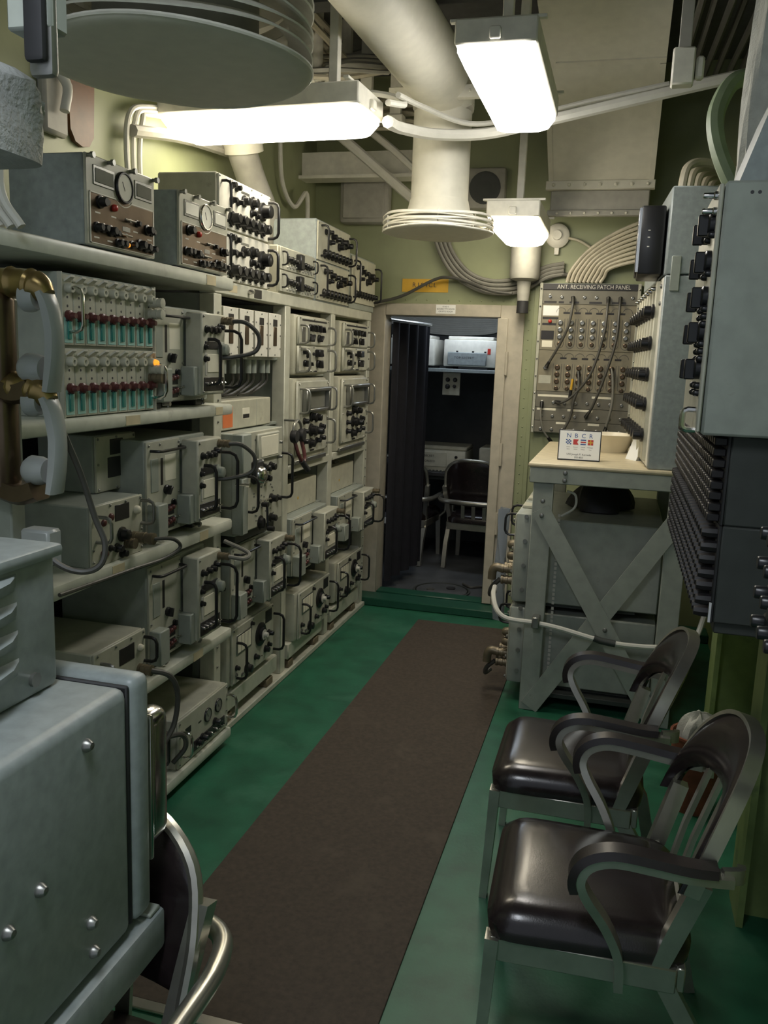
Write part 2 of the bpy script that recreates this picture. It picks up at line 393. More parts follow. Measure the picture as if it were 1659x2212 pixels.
# ================================================================== DUCTS AND DECKHEAD FITTINGS
def diffuser(label, loc, r, n, dz, neck_r, neck_h, m_disc):
    t = empty('ceiling_diffuser', label, 'diffuser', loc, 0, 'round air diffusers')
    MB().lathe([(.001, .012), (r*.97, .012), (r, .006), (r*.98, 0), (r*.9, -.004), (.001, -.006)], 48).build('disc', m_disc, t)
    for i in range(1, n+1):
        z = i*dz; q = r*(1.0-.0*i); w = .012*(1 if r < .3 else 1.2)
        wd = .055 if r > .3 else .014; pr = [(q-wd, z+dz*.9), (q, z), (q+.003, z+.003), (q-wd+.003, z+dz*.9+.004)]
        m = MB(); k = 64; wv = random.uniform(0, 6)
        rings = [m.ring([Vector((a*math.cos(2*PI*j/k), a*math.sin(2*PI*j/k), h+.006*math.sin(3*2*PI*j/k+wv)*(r/.3))) for a, h in pr]) for j in range(k)]
        m.loft(rings, False, True); m.build('ring', 'white', t)
    MB().tube([(r*math.cos(2*PI*j/64), r*math.sin(2*PI*j/64), .006+.004*math.sin(6*PI*j/64)) for j in range(64)], .005, 6, True).build('rim', 'white', t)
    for j in range(8 if r < .3 else 0):
        a = 2*PI*j/8+.2; MB().cyl((r*.92*math.cos(a), r*.92*math.sin(a), .008), (r*.92*math.cos(a), r*.92*math.sin(a), n*dz+.02), .004, n=6).build('ring_post', 'white', t)
    z0 = n*dz+.01
    MB().lathe([(neck_r*1.35, z0), (neck_r*1.1, z0+.04), (neck_r*1.02, z0+.09), (neck_r, z0+.09), (neck_r, neck_h)], 36).build('neck', 'duct', t)
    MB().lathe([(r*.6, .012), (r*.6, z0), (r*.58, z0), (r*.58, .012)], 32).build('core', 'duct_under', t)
    return t
diffuser('big round air diffuser overhead above the grey receivers', (-1.09, 2.0, 2.365), .322, 5, .032, .20, .60, 'duct')
diffuser('smaller round air diffuser on a cylindrical drop in front of the doorway', (-1.0, 4.62, 2.355), .29, 5, .0135, .15, .60, 'duct')
rd = empty('round_duct', 'fat cream cylindrical duct running overhead toward the doorway', 'duct', (-1.0, 3, 3.13))
MB().cyl((-.11, -1.9, -.015), (.005, 1.41, -.045), .162, n=40).build('pipe', 'duct', rd)
MB().tube(cr([(.005, 1.41, -.045), (.005, 1.55, -.06), (.0, 1.62, -.12), (0, 1.62, -.155)], 5), .158, 32).build('elbow', 'duct', rd)
B(-.235, .27, 1.40, 1.445, -.165, -.105, .003).build('flange', 'duct', rd)
b = MB()
for i in range(7): b.sphere((-.20+i*.075, 1.398, -.135), .008, 6)
tag(b.build('bolts', 'duct', rd), kind='stuff')
# rectangular duct on the right
rc = empty('rectangular_duct', 'wide cream sheet-metal duct bending down beside the lights', 'duct', (-.215, 5.45, 2.5))
path = [(-2.6, .93), (-1.15, .845), (-.65, .70), (-.35, .50), (0, .255)]
m = MB(); hw = .30
up = [(y+.12, z+.22) for y, z in path]
rings = []
for (y, z), (y2, z2) in zip(path, up): rings.append(m.ring([(-hw, y, z), (hw, y, z), (hw, y2, min(z2, .995)), (-hw, y2, min(z2, .995))]))
m.loft(rings); m.build('body', 'duct', rc, ang=25)
def slab(x0, x1, seg, t, name, mm='duct'):
    (ya, za), (yb, zb) = seg
    n = Vector((0, zb-za, -(yb-ya))).normalized()
    n = n if n.z < 0 else -n
    MB().prism([(x0, ya, za), (x1, ya, za), (x1, yb, zb), (x0, yb, zb)], n*t).build(name, mm, rc)
for x0, x1 in ((-.30, -.272), (.272, .30)):
    slab(x0, x1, (path[2], path[3]), .006, 'edge_seam'); slab(x0, x1, (path[3], path[4]), .006, 'edge_seam')
slab(-.30, .30, (path[1], (-1.11, .835)), .008, 'cross_seam')
slab(-.24, .30, ((-.70, .714), (-.66, .703)), .007, 'cross_seam')
B(-.315, .31, -.03, .02, .222, .272, .003).build('flange', 'duct', rc)
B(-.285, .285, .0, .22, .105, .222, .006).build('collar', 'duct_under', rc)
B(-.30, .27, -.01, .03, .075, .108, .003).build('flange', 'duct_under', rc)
b = MB()
for i in range(7): b.sphere((-.27+i*.09, -.032, .248), .012, 7)
for i in range(7): b.sphere((-.24+i*.08, -.012, .09), .009, 6)
tag(b.build('bolts', 'duct', rc), kind='stuff')

def cable(name, label, cat, pts, r, m, group=None, n=7, seg=8):
    return tag(MB().tube(cr(pts, n), r, seg).build(name, m), label, cat, group)
cable('conduit_pipe', 'white conduit pipe sweeping across below the lights to the right', 'pipe', [(-1.06, 3.78, 2.70), (-1.06, 4.0, 2.73), (-.95, 4.27, 2.765), (-.72, 4.36, 2.785), (-.42, 4.36, 2.84), (.155, 4.36, 2.95), (.467, 4.36, 3.005), (.65, 4.36, 3.03)], .027, 'cable_white')
cable('conduit_pipe', 'thinner white conduit just above the white pipe near the crosswise light', 'pipe', [(-1.04, 3.86, 2.83), (-1.0, 4.15, 2.86), (-.82, 4.41, 2.845), (-.55, 4.42, 2.87), (-.25, 4.42, 2.93), (.1, 4.42, 2.99)], .013, 'cable_white')
cable('light_cable', 'white cable looping over the end of the crosswise light', 'cable', [(-1.46, 4.0, 2.93), (-1.3, 4.0, 2.90), (-1.1, 3.98, 2.86), (-1.02, 3.9, 2.80), (-1.045, 3.72, 2.76)], .014, 'cable_white')
for i, (x, y, z0) in enumerate(((-1.60, 4.8, 3.00), (-1.49, 4.85, 2.97), (-1.36, 5.0, 2.99))):
    h = empty('deck_hanger', ['leftmost', 'middle', 'rightmost'][i]+' of three cream channel hangers left of the round duct', 'hanger', (x, y, z0), 0, 'channel hangers by the round duct')
    MB().box(-.032, .032, -.004, .004, 0, ZC-z0).box(-.032, -.026, 0, .03, 0, ZC-z0).box(.026, .032, 0, .03, 0, ZC-z0).build('channel', 'white', h)
    B(-.05, .05, -.02, .05, 0, .07, .006).build('foot_clamp', 'white', h)
for i in range(9):
    z = 3.12+.03*i; y = 4.35+.06*i
    cable('deckhead_cable', 'grey-beige cable sagging between the hangers left of the round duct', 'cable', [(-2.0+.04*i, y-.2, z+.05), (-1.75, y, z-.03*(i % 3)), (-1.5, y+.05, z-.05*(i % 2)), (-1.28, y+.2, z+.02)], .011+.003*(i % 3), 'cable_beige' if i % 2 else 'duct_under', 'cables sagging left of the round duct', 4, 6)
t = empty('pipe_tee', 'cream pipe tee with clamp bolts above the crosswise light', 'pipe', (-1.72, 4.55, 3.05))
MB().cyl((-.22, 0, .08), (.12, 0, .10), .032, n=12).build('pipe', 'white', t); MB().cyl((.05, 0, .10), (.05, 0, .45), .030, n=12).build('riser', 'white', t)
for x in (-.10, .02): MB().cyl((x, 0, .085), (x+.025, 0, .087), .043, n=10).build('collar', 'white', t)
B(.10, .16, -.03, .03, .05, .14, .008).build('valve', 'white', t)
for i in range(12):
    z = 3.05+.035*(i % 6)+random.uniform(-.01, .01); y = 5.15+.08*(i//6)+random.uniform(-.02, .02)
    cable('deckhead_cable', 'beige cable in the bundle crossing high at the far left', 'cable', [(XL+.01, y, z), (-1.7, y+.03, z+random.uniform(-.03, .03)), (-1.35, y-.02, z+random.uniform(-.03, .03)), (-1.22, y+.05, z)], .012, 'cable_beige', 'cables crossing high at the far left', 4, 6)
for i in range(10):
    x = XL+.06+.05*i; z = 3.28+.05*(i % 3)
    cable('deckhead_cable', 'dusty cable running high along the left side of the deckhead', 'cable', [(x, .5, z), (x+.03, 2.0, z-.03), (x-.02, 3.6, z+.02), (x+.02, 5.1, z)], .017, 'cable_beige', 'cables running high along the left', 4, 6)
cable('conduit_pipe', 'lower of two cream pipes slanting down behind the cylindrical drop', 'pipe', [(-1.95, 5.2, 3.16), (-1.65, 5.2, 2.925), (-1.29, 5.2, 2.64), (-1.2, 5.2, 2.57)], .030, 'cable_white')
cable('conduit_pipe', 'upper of two cream pipes slanting down behind the cylindrical drop', 'pipe', [(-1.75, 5.3, 3.16), (-1.47, 5.3, 2.96), (-1.3, 5.3, 2.82), (-1.12, 5.3, 2.68)], .022, 'cable_white')
# thick insulated pipe dropping behind the top boxes
t = empty('vent_pipe', 'dusty vertical vent pipe with elbow behind the top row of radios', 'pipe', (-1.92, 4.6, 2.0))
MB().tube(cr([(.0, .0, 0.0), (.0, -.05, .35), (-.02, -.3, .62), (-.02, -.4, .8), (-.02, -.4, 1.45)], 6), .075, 16).build('pipe', 'duct_under', t)
MB().tube([(-.02, -.36, .70), (-.02, -.39, .78)], .10, 16).build('collar', 'duct', t)
# cables in front of the end bulkhead
for i in range(4):
    o = .028*i
    cable('wall_cable', ['outermost', 'second', 'third', 'innermost'][i]+' dark grey cable of the four curving over the doorway', 'cable', [(-1.26+o, YB-.05, 2.62), (-1.235+o, YB-.05, 2.44), (-1.115+o*.9, YB-.05, 2.255+o*.4), (-.94+o*.5, YB-.05, 2.155+o*.8), (-.74, YB-.05, 2.14+o), (-.61, YB-.045, 2.185+o), (-.51, YB-.035, 2.245+o*.8), (-.41, YB-.03, 2.265+o*.8)], .013, 'cable_grey', 'cables curving over the doorway')
cable('wall_cable', 'thin black cable draped across the yellow placard', 'cable', [(-1.72, YB-.09, 2.045), (-1.62, YB-.09, 2.065), (-1.45, YB-.08, 2.11), (-1.24, YB-.08, 2.215), (-1.14, YB-.085, 2.232), (-1.03, YB-.085, 2.21), (-.85, YB-.095, 2.15), (-.72, YB-.10, 2.135)], .010, 'cable_dark')
for i in range(9):
    k = i*.030
    cable('patch_cable', ['outermost', 'second', 'third', 'fourth', 'middle', 'sixth', 'seventh', 'eighth', 'innermost'][i]+' beige cable, counted from outside, of the fan above the patch board', 'cable', [(-.385+k*.85, YB-.04, 2.215), (-.36+k*.85, YB-.05, 2.29-k*.15), (-.27+k*.55, YB-.07, 2.40-k*.45), (-.12+k*.25, YB-.10, 2.50-k*.75), (.08, YB-.14, 2.575-k*.95), (.36, YB-.16, 2.62-k*.95)], .0115, 'cable_beige', 'cable fan above the antenna patch board')
cable('patch_cable', 'dark cable crossing behind the cable fan above the patch board', 'cable', [(-.52, YB-.03, 2.235), (-.42, YB-.03, 2.262), (-.30, YB-.03, 2.25), (-.22, YB-.03, 2.225)], .013, 'cable_dark')
cable('light_cable', 'thin beige lead running right from the round white fitting', 'cable', [(-.42, YB-.03, 2.49), (-.33, YB-.03, 2.47), (-.24, YB-.03, 2.42), (-.17, YB-.03, 2.395)], .008, 'cable_beige')
t = empty('round_fitting', 'round white fitting on the end bulkhead right of the small light', 'fitting', (-.465, YB, 2.50))
MB().lathe([(.075, 0), (.075, -.03), (.06, -.045), (.03, -.05), (.028, -.07), (.001, -.07)], 24, axis='y').build('body', 'white', t)
B(-.015, .015, -.03, -.002, -.115, -.07, .003).build('stem', 'white', t)
t = empty('voice_tube', 'voice tube, shade put into its grey, with dark tip hanging beside the doorway', 'tube', (-.648, 5.645, 2.05))
MB().lathe([(.095, .40), (.095, .20), (.088, .175), (.045, .16), (.036, .04), (.034, .04), (.034, 0), (.001, 0)], 24).build('tube', 'duct_under', t)  # darker than the stem: the tube's shade is put into its colour
MB().lathe([(.036, .04), (.038, -.035), (.001, -.035)], 18).build('tip', 'black_matt', t)
MB().cyl((0, 0, .4), (0, .0, .52), .04, n=12).build('stem', 'duct', t)
t = empty('speaker_box', 'dark square loudspeaker high on the end bulkhead', 'loudspeaker', (-.935, YB, 2.66))
B(-.13, .13, -.08, 0, 0, .25, .02, 2).build('box', 'duct_under', t)
MB().lathe([(.10, -.081), (.10, -.088), (.085, -.09), (.02, -.075), (.001, -.075)], 24, (0, 0, .125), 'y').build('cone', 'grey_dark', t)
t = empty('junction_box', 'brown junction box high on the end bulkhead left of the cylindrical drop', 'box', (-1.73, YB, 2.57))
B(-.17, .17, -.10, 0, 0, .32, .03, 2).build('box', 'duct_under', t); B(-.14, .14, -.112, -.10, .03, .29, .01).build('lid', 'duct_under', t)
cable('wall_cable', 'cream cable looping down the left bulkhead behind the top radios', 'cable', [(-2.06, 5.0, 3.0), (-2.06, 5.05, 2.72), (-2.04, 5.2, 2.60), (-2.0, 5.3, 2.70), (-1.98, 5.28, 2.55), (-1.95, 5.2, 2.42)], .014, 'cable_white')
for i in range(3):
    cable('wall_cable', ['left', 'middle', 'right'][i]+' one of three white cables dropping behind the grey receivers', 'cable', [(-2.05, 3.72+.02*i, 2.76-.01*i), (-2.05, 3.5, 2.72-.015*i), (-2.05, 3.36+.05*i, 2.66), (-2.05, 3.33+.05*i, 2.5), (-2.04, 3.36+.04*i, 2.2)], .012, 'cable_white', 'cables dropping behind the grey receivers')
cable('conduit_pipe', 'grey pipe along the left bulkhead behind the crosswise light', 'pipe', [(-2.04, 3.36, 2.59), (-2.04, 3.8, 2.665), (-2.04, 4.4, 2.72)], .026, 'duct_under')
# left bulkhead fittings
t = empty('wall_board', 'brown rounded wooden board on the left bulkhead', 'board', (XL, 3.07, 2.46), R(90))
MB().prism([(-.075, -.02, .05), (-.045, -.02, .01), (0, -.02, 0), (.045, -.02, .01), (.075, -.02, .05), (.085, -.02, .24), (-.085, -.02, .24)], (0, .018, 0)).build('board', 'wood', t)
t = empty('valve_box', 'grey fitting with a bent pipe on the left bulkhead beside the brown board', 'fitting', (XL, 2.89, 2.46), R(90))
B(-.07, .07, -.04, 0, 0, .26, .012).build('plate', 'duct_under', t)
MB().tube(cr([(-.02, -.05, .22), (.02, -.07, .17), (.0, -.07, .08)], 5), .018, 10).build('bent_pipe', 'cable_white', t)
# deckhead fittings at the right
t = empty('deck_hanger', 'grey strut with a pipe clamp in the dark corner right of the wide duct', 'hanger', (.125, 3.6, 2.74))
B(-.022, .022, -.01, .01, .12, ZC-2.74, .002).build('strut', 'duct_under', t); B(-.04, .04, -.03, .03, 0, .13, .006).build('clamp', 'white', t); B(.045, .075, -.02, .02, .02, .10, .008).build('buckle', 'white', t)
for i in range(7):
    x = .18+.06*i
    cable('deckhead_cable', 'dim cable running along the dark deckhead at the right', 'cable', [(x, 2.2, 3.25+.03*(i % 3)), (x+.02, 3.6, 3.20+.04*(i % 2)), (x-.02, 5.2, 3.22)], .016, 'cable_dark', 'cables along the dark right deckhead', 4, 6)

# ================================================================== SHELVING AND RACK ON THE LEFT
RZ = R(90)            # left-side devices face the aisle (+x)
SX = -1.53            # front edge of the open shelving
SH = {1: (1.942, 1.990), 2: (1.449, 1.492), 3: (.966, 1.014), 4: (.492, .537), 5: (.035, .082)}
sv = empty('steel_shelving', 'open steel shelving with five deep cream shelves nearest the camera', 'shelving', (-1.8, 2.5, 0))
def sbox(name, x0, x1, y0, y1, z0, z1, m, bev=.004, par=None, seg=1):
    p = par or sv; lo = p.location
    return B(x0-lo.x, x1-lo.x, y0-lo.y, y1-lo.y, z0-lo.z, z1-lo.z, bev, seg).build(name, m, p)
for k, (a, b_) in SH.items():
    s_ = sbox('shelf', -2.04, SX, 1.72, 3.262, a, b_, 'shelf', .012, seg=2)
for k, y, w_ in ((1, 3.06, .075), (2, 2.50, .085), (2, 3.13, .06), (3, 2.40, .07), (3, 3.0, .07), (4, 2.95, .08)):
    a, b_ = SH[k]; sbox('label_tape', SX-.001, SX+.0012, y-w_/2, y+w_/2, a+.006, b_-.007, 'tape', 0)
sbox('post', -1.70, -1.63, 1.72, 1.78, 0, 1.941, 'frame'); sbox('post', -2.04, -1.97, 1.72, 1.78, 0, 1.941, 'frame')
sbox('back_panel', -2.06, -2.045, 1.72, 3.262, .035, 1.941, 'inside', .002)
sbox('side_panel', -2.04, -1.72, 3.245, 3.262, .083, 1.448, 'grey_dark', .001)

RXF = -1.62
rk = empty('equipment_rack', 'tall cream steel equipment rack with three bays running to the end bulkhead', 'rack', (-1.8, 4.4, 0))
def rbox(name, x0, x1, y0, y1, z0, z1, m='frame', bev=.004): return sbox(name, x0, x1, y0, y1, z0, z1, m, bev, rk)
PY = [3.268, 4.042, 4.742, 5.475]
for y in PY:
    rbox('post', -1.69, RXF, y, y+.068, .03, 1.936)
    rbox('side_panel', -2.04, -1.69, y+.028, y+.040, .03, 1.936, 'grey', .001)
rbox('top_rail', -1.69, RXF+.001, 3.268, 5.545, 1.936, 1.990)
rbox('top_plate', -2.04, -1.69, 3.268, 5.545, 1.976, 1.990)
rbox('back_panel', -2.06, -2.045, 3.268, 5.545, .03, 1.99, 'inside', .002)
rbox('base_ledge', -2.04, -1.60, 3.268, 5.545, 0, .03, 'frame')
rbox('name_plate', RXF, RXF+.003, 3.66, 3.74, 1.945, 1.982, 'plate', 0)
MB().lathe([(.011, 0), (.011, .012), (.006, .03), (.001, .03)], 10, (RXF+1.8, 3.60-4.4, 1.965), 'x').build('lock_knob', 'chrome', rk)
rbox('label_tape', RXF, RXF+.002, 3.40, 3.48, 1.95, 1.98, 'tape', 0)
for (y0, y1) in ((4.110, 4.742), (4.810, 5.475)): rbox('bay_shelf', -2.04, RXF+.004, y0, y1, 1.092, 1.136)
for (y0, y1, zs) in ((3.336, 4.042, (1.683, 1.366, .872, .500, .196, )), (4.110, 4.742, (1.598, .860, .520, .168)), (4.810, 5.475, (1.605, .868, .566, .190))):
    for z in zs: rbox('tray', -2.04, -1.66, y0, y1, z-.012, z, 'grey', .001)
for (y0, y1) in ((3.336, 4.042), (4.110, 4.742), (4.810, 5.475)):
    rbox('drawer_front', -1.66, -1.605, y0+.01, y1-.08, .085, .172, 'frame', .006)
    rbox('foot_rail', -1.67, -1.61, y0+.03, y0+.10, .03, .07, 'dust_brown', .004); rbox('foot_rail', -1.67, -1.61, y1-.2, y1-.12, .03, .07, 'dust_brown', .004)
# angle strip with bolt holes beside the last post
b = MB()
for i in range(26): b.sphere((RXF+1.8+.001, 5.51-4.4, .25+i*.06), .006, 6)
for i in range(20): b.sphere((RXF+1.8+.001, 3.30-4.4, .15+i*.09), .006, 6)
tag(b.build('bolts', 'steel', rk), kind='stuff')

# ---------------------------------------------------------------- grey receivers on the top shelf
def receiver(label, y, w, win, glow):
    d = Dev('radio_receiver', label, 'receiver', (-1.56, y, 1.990), RZ, w, .268, .26, 'grey receivers on the top shelf')
    for sx in (-1, 1): d.box('foot', sx*w*.42-.02, sx*w*.42+.02, .02, .24, 0, .010, 'black_matt', .002)
    d.box('case', -w/2, w/2, .004, .26, .010, .268, 'grey_blue', .005)
    d.panel(0, 1, .04, 1, 'grey_light', .006, name='front_panel', bev=.003)
    d.panel(.04, .97, .07, .60, 'bronze', .002, -.006, name='control_panel')
    b = MB()          # white outline round the control panel and meter
    X = d.X; h = d.h; o = -.0078
    for (u0, u1, v0, v1) in ((.035, .975, .062, .072), (.035, .048, .062, .61), (.962, .975, .062, .61), (.035, .40, .60, .612), (.62, .975, .60, .612)):
        b.box(X(u0), X(u1), o-.001, o, v0*h, v1*h)
    pts = [(X(.51)+.062*math.cos(a), o, .76*h+.058*math.sin(a)) for a in [PI+R(38)+i*(PI-R(76))/12 for i in range(13)]]
    b.tube(pts, .0016, 6); b.build('outline', 'white', d.o)
    for u0, u1 in ((.11, .36), (.70, .93)):
        d.panel(u0-.02, u1+.02, .69, .90, 'steel', .003, -.006, name='window_frame'); d.panel(u0, u1, .72, .87, win, .002, -.009, name='scale_window')
    d.meter(.51, .76, .048, 'chrome' if glow else 'black', -.006)
    for u in (.03, .30, .62, .97): d.put('thumb_screw', shared('tsc', lambda: MB().lathe([(.006, 0), (.006, -.01), (.009, -.012), (.009, -.022), (.001, -.022)], 10, axis='y').mesh('thumb_screw', 'steel')), u, .975, -.006)
    d.knobs([(.17, .52, .017, .026), (.24, .53, .010), (.70, .40, .010), (.86, .36, .015), (.93, .345, .011)], -.008)
    d.put('jewel', k_dome(.011, .014, 'red'), .36, .50, -.008)
    d.put('lever', shared('lev', lambda: MB().cyl((0, 0, 0), (0, -.012, 0), .006, n=8).cyl((-.03, -.012, 0), (.03, -.012, .0), .003, n=6).mesh('lever', 'steel')), .56, .405, -.008)
    d.put('lever', CACHE['lev'], .50, .225, -.008)
    d.knobs([(.12, .24, .014, .024), (.20, .245, .013, .022), (.30, .235, .015, .026), (.38, .225, .011)], -.008)
    d.knobs([(.41, .125, .012), (.48, .125, .013, .02), (.62, .14, .012), (.74, .165, .016, .026), (.83, .15, .015), (.93, .145, .013, .024)], -.008)
    d.put('pilot_lamp', k_dome(.007, .01, 'amber' if not glow else 'print'), .555, .125, -.008)
    d.panel(.48, .60, .27, .33, 'steel', .001, -.008, name='name_plate')
    for u, v in ((.14, .40), (.36, .40), (.68, .30), (.90, .25), (.52, .31), (.12, .13), (.30, .12)): d.panel(u-.035, u+.035, v-.008, v+.008, 'print', .0004, -.008, name='legend', bev=0)
    return d
receiver('large grey receiver with dark scale windows, left end of the top shelf', 2.497, .386, 'window', False)
receiver('grey receiver with pale scale windows next to the tall white cabinet', 3.052, .392, 'glass_dial', True)

def side_screws(d, n=4): d.screws([(u, v) for u in (.03, .97) for v in [(.06+.88*i/(n-1)) for i in range(n)]], .004, -.004)
# ---------------------------------------------------------------- tall white cabinet with two knob panels
d = Dev('switch_cabinet', 'tall white cabinet with two rows of big black knobs on top of the rack', 'cabinet', (-1.64, 3.60, 1.990), RZ, .54, .428, .27)
d.case('grey_cream', .006)
for v0, v1 in ((.02, .49), (.51, .985)):
    dv = v1-v0
    d.panel(.01, .99, v0, v1, 'white', .006, name='panel')
    d.handle(.06, v0+.10*dv, v0+.88*dv, .045, .006, 'black'); d.handle(.955, v0+.08*dv, v0+.86*dv, .055, .007, 'black')
    d.knobs([(u, v0+.22*dv, .026, .045) for u in (.22, .34, .46, .58, .70, .82)], -.006)
    d.knobs([(.22, v0+.88*dv, .016, .025), (.31, v0+.86*dv, .014, .025), (.22, v0+.58*dv, .015, .03), (.33, v0+.58*dv, .013, .03), (.45, v0+.66*dv, .022, .03), (.62, v0+.70*dv, .024, .03), (.60, v0+.48*dv, .015, .03), (.70, v0+.46*dv, .014)], -.006)
    d.put('dial_knob', k_round(.036, .05), .81, v0+.60*dv, -.006)
    d.panel(.40, .56, v0+.80*dv, v0+.86*dv, 'steel', .001, -.006, name='name_plate')
    for u in (.22, .34, .46, .58, .70, .82): d.panel(u-.03, u+.03, v0+.05*dv, v0+.075*dv, 'ink', .0004, -.006, name='legend', bev=0)
d.screws([(u, v) for u in (.02, .2, .4, .6, .8, .98) for v in (.965, .03)], .004, -.006)

def switch_strip(d, v0, v1, small=True):
    dv = v1-v0
    d.panel(.02, .985, v0, v1, 'grey_light', .005, name='panel')
    for u in (.075, .93): d.handle(u, v0+.2*dv, v0+.8*dv, .03, .0045, 'black')
    d.knobs([(.22, v0+.52*dv, .014, .03), (.30, v0+.50*dv, .014, .03), (.37, v0+.48*dv, .014, .03), (.60, v0+.45*dv, .013, .03), (.67, v0+.43*dv, .013, .03), (.74, v0+.41*dv, .013, .03), (.81, v0+.40*dv, .012, .03)], -.005)
    d.box('lever_switch', d.X(.43), d.X(.53), -.035, -.004, (v0+.15*dv)*d.h, (v0+.88*dv)*d.h, 'black', .004)
    for i in range(9): d.put('toggle', k_toggle(.004, .018, 'print'), .2+.085*i, v0+.15*dv, -.005)
d = Dev('switch_box', 'low grey box with two strips of switches between the knob cabinets', 'switch box', (-1.62, 4.19, 1.990), RZ, .50, .222, .26)
d.case('grey_cream', .005); switch_strip(d, .04, .49); switch_strip(d, .51, .97)
def knob_panel(d, v0, v1, big=.022):
    dv = v1-v0
    d.panel(.015, .985, v0, v1, 'grey_cream', .005, name='panel')
    d.handle(.10, v0+.12*dv, v0+.90*dv, .045, .006); d.handle(.955, v0+.10*dv, v0+.88*dv, .05, .006)
    d.knobs([(u, v0+.20*dv, big, .04) for u in (.2, .31, .42, .53, .64, .75, .86)], -.005)
    d.knobs([(.22, v0+.78*dv, .014, .03), (.31, v0+.80*dv, .013, .03), (.42, v0+.72*dv, .018, .03), (.36, v0+.55*dv, .013, .03), (.55, v0+.70*dv, .016, .03), (.62, v0+.52*dv, .02, .035), (.72, v0+.66*dv, .024, .04), (.82, v0+.62*dv, .018, .05)], -.005)
d = Dev('switch_cabinet', 'blue-grey cabinet with two black knob panels near the end bulkhead', 'cabinet', (-1.62, 4.752, 1.990), RZ, .575, .425, .25)
d.case('grey_blue', .005); knob_panel(d, .02, .49); knob_panel(d, .51, .98)
d.screws([(.03, .95), (.97, .95), (.03, .05), (.97, .05)], .005, -.005)
d = Dev('switch_cabinet', 'single-panel knob box at the far end of the rack top, against the end bulkhead', 'cabinet', (-1.62, 5.335, 1.990), RZ, .53, .322, .25)
d.case('grey', .005); knob_panel(d, .12, .96, .018)

# ---------------------------------------------------------------- module tray with teal windows
d = Dev('module_tray', 'grey tray of two rows of plug-in modules with teal windows', 'electronics', (-1.56, 2.424, SH[2][1]), RZ, .512, .416, .30)
d.case('grey', .004)
for u in (.004, .996): d.box('edge_rail', d.X(u)-.003, d.X(u)+.003, -.012, .004, 0, .416, 'grey_light', .001)
for row, v0 in enumerate((.01, .51)):
    for i in range(9):
        u0 = .012+i*.1085; u1 = u0+.103; uc = (u0+u1)/2; g = d.h
        p = d.panel(u0, u1, v0, v0+.475, 'grey_light', .006, name='module')
        x = d.X(uc)
        def sub(name, me, z, y=-.006): return link(name, me, p, (x, y, z*g))
        link('latch', shared('ltc', lambda: MB().prism([(-.014, 0, 0), (.014, 0, 0), (.010, -.02, .014), (-.010, -.02, .014)], (0, 0, .006)).mesh('latch', 'print')), p, (x, -.006, (v0+.425)*g))
        sub('knob', shared('mkn', lambda: MB().lathe([(.015, 0), (.015, -.016), (.0125, -.020), (.006, -.020), (.0055, -.012), (.0004, -.012)], 12, axis='y').mesh('knob', 'grey_light')), v0+.385)
        sub('red_knob', shared('rkn', lambda: MB().lathe([(.0155, 0), (.0155, -.012), (.010, -.015), (.008, -.028), (.0004, -.028)], 10, axis='y').mesh('red_knob', 'maroon')), v0+.20)
        w_ = sub('window', shared('twp', lambda: B(-.020, .020, -.002, 0, -.036, .036, .0008).mesh('window', 'teal_pale')), v0+.100)
        sub('window_slot', shared('tws', lambda: B(-.008, .008, -.006, 0, -.026, .026, .002).mesh('window_slot', 'teal')), v0+.100, -.008)
        sub('label', shared('tlb', lambda: B(-.013, .013, -.001, 0, -.004, .004).mesh('label', 'plate')), v0+.0+.022, -.006)
        b = MB()
        for z in (v0+.325, v0+.265): b.cyl((x, -.0065, z*g), (x, -.0058, z*g), .004, n=8)
        for s_ in (-1, 1): b.cyl((x+s_*.010, -.013, (v0+.166)*g), (x+s_*.010, -.006, (v0+.166)*g), .003, n=6)
        tag(b.build('test_points', 'ink', p), kind='stuff')
d.handle(.065, .60, .90, .05, .005, 'chrome', -.006); d.handle(.965, .11, .38, .055, .006, 'chrome', -.006)
d.put('end_knob', k_conn(.017, .05, 'grey_light'), .95, .87, -.006); d.put('end_knob', k_conn(.017, .05, 'grey_light'), .95, .78, -.006); d.put('end_knob', k_conn(.019, .05, 'grey_light'), .95, .34, -.006)
d.put('pilot_lamp', k_dome(.012, .035, 'amber'), .94, .395, -.006)
d.put('end_knob', k_conn(.019, .05, 'connector'), .95, .27, -.006)

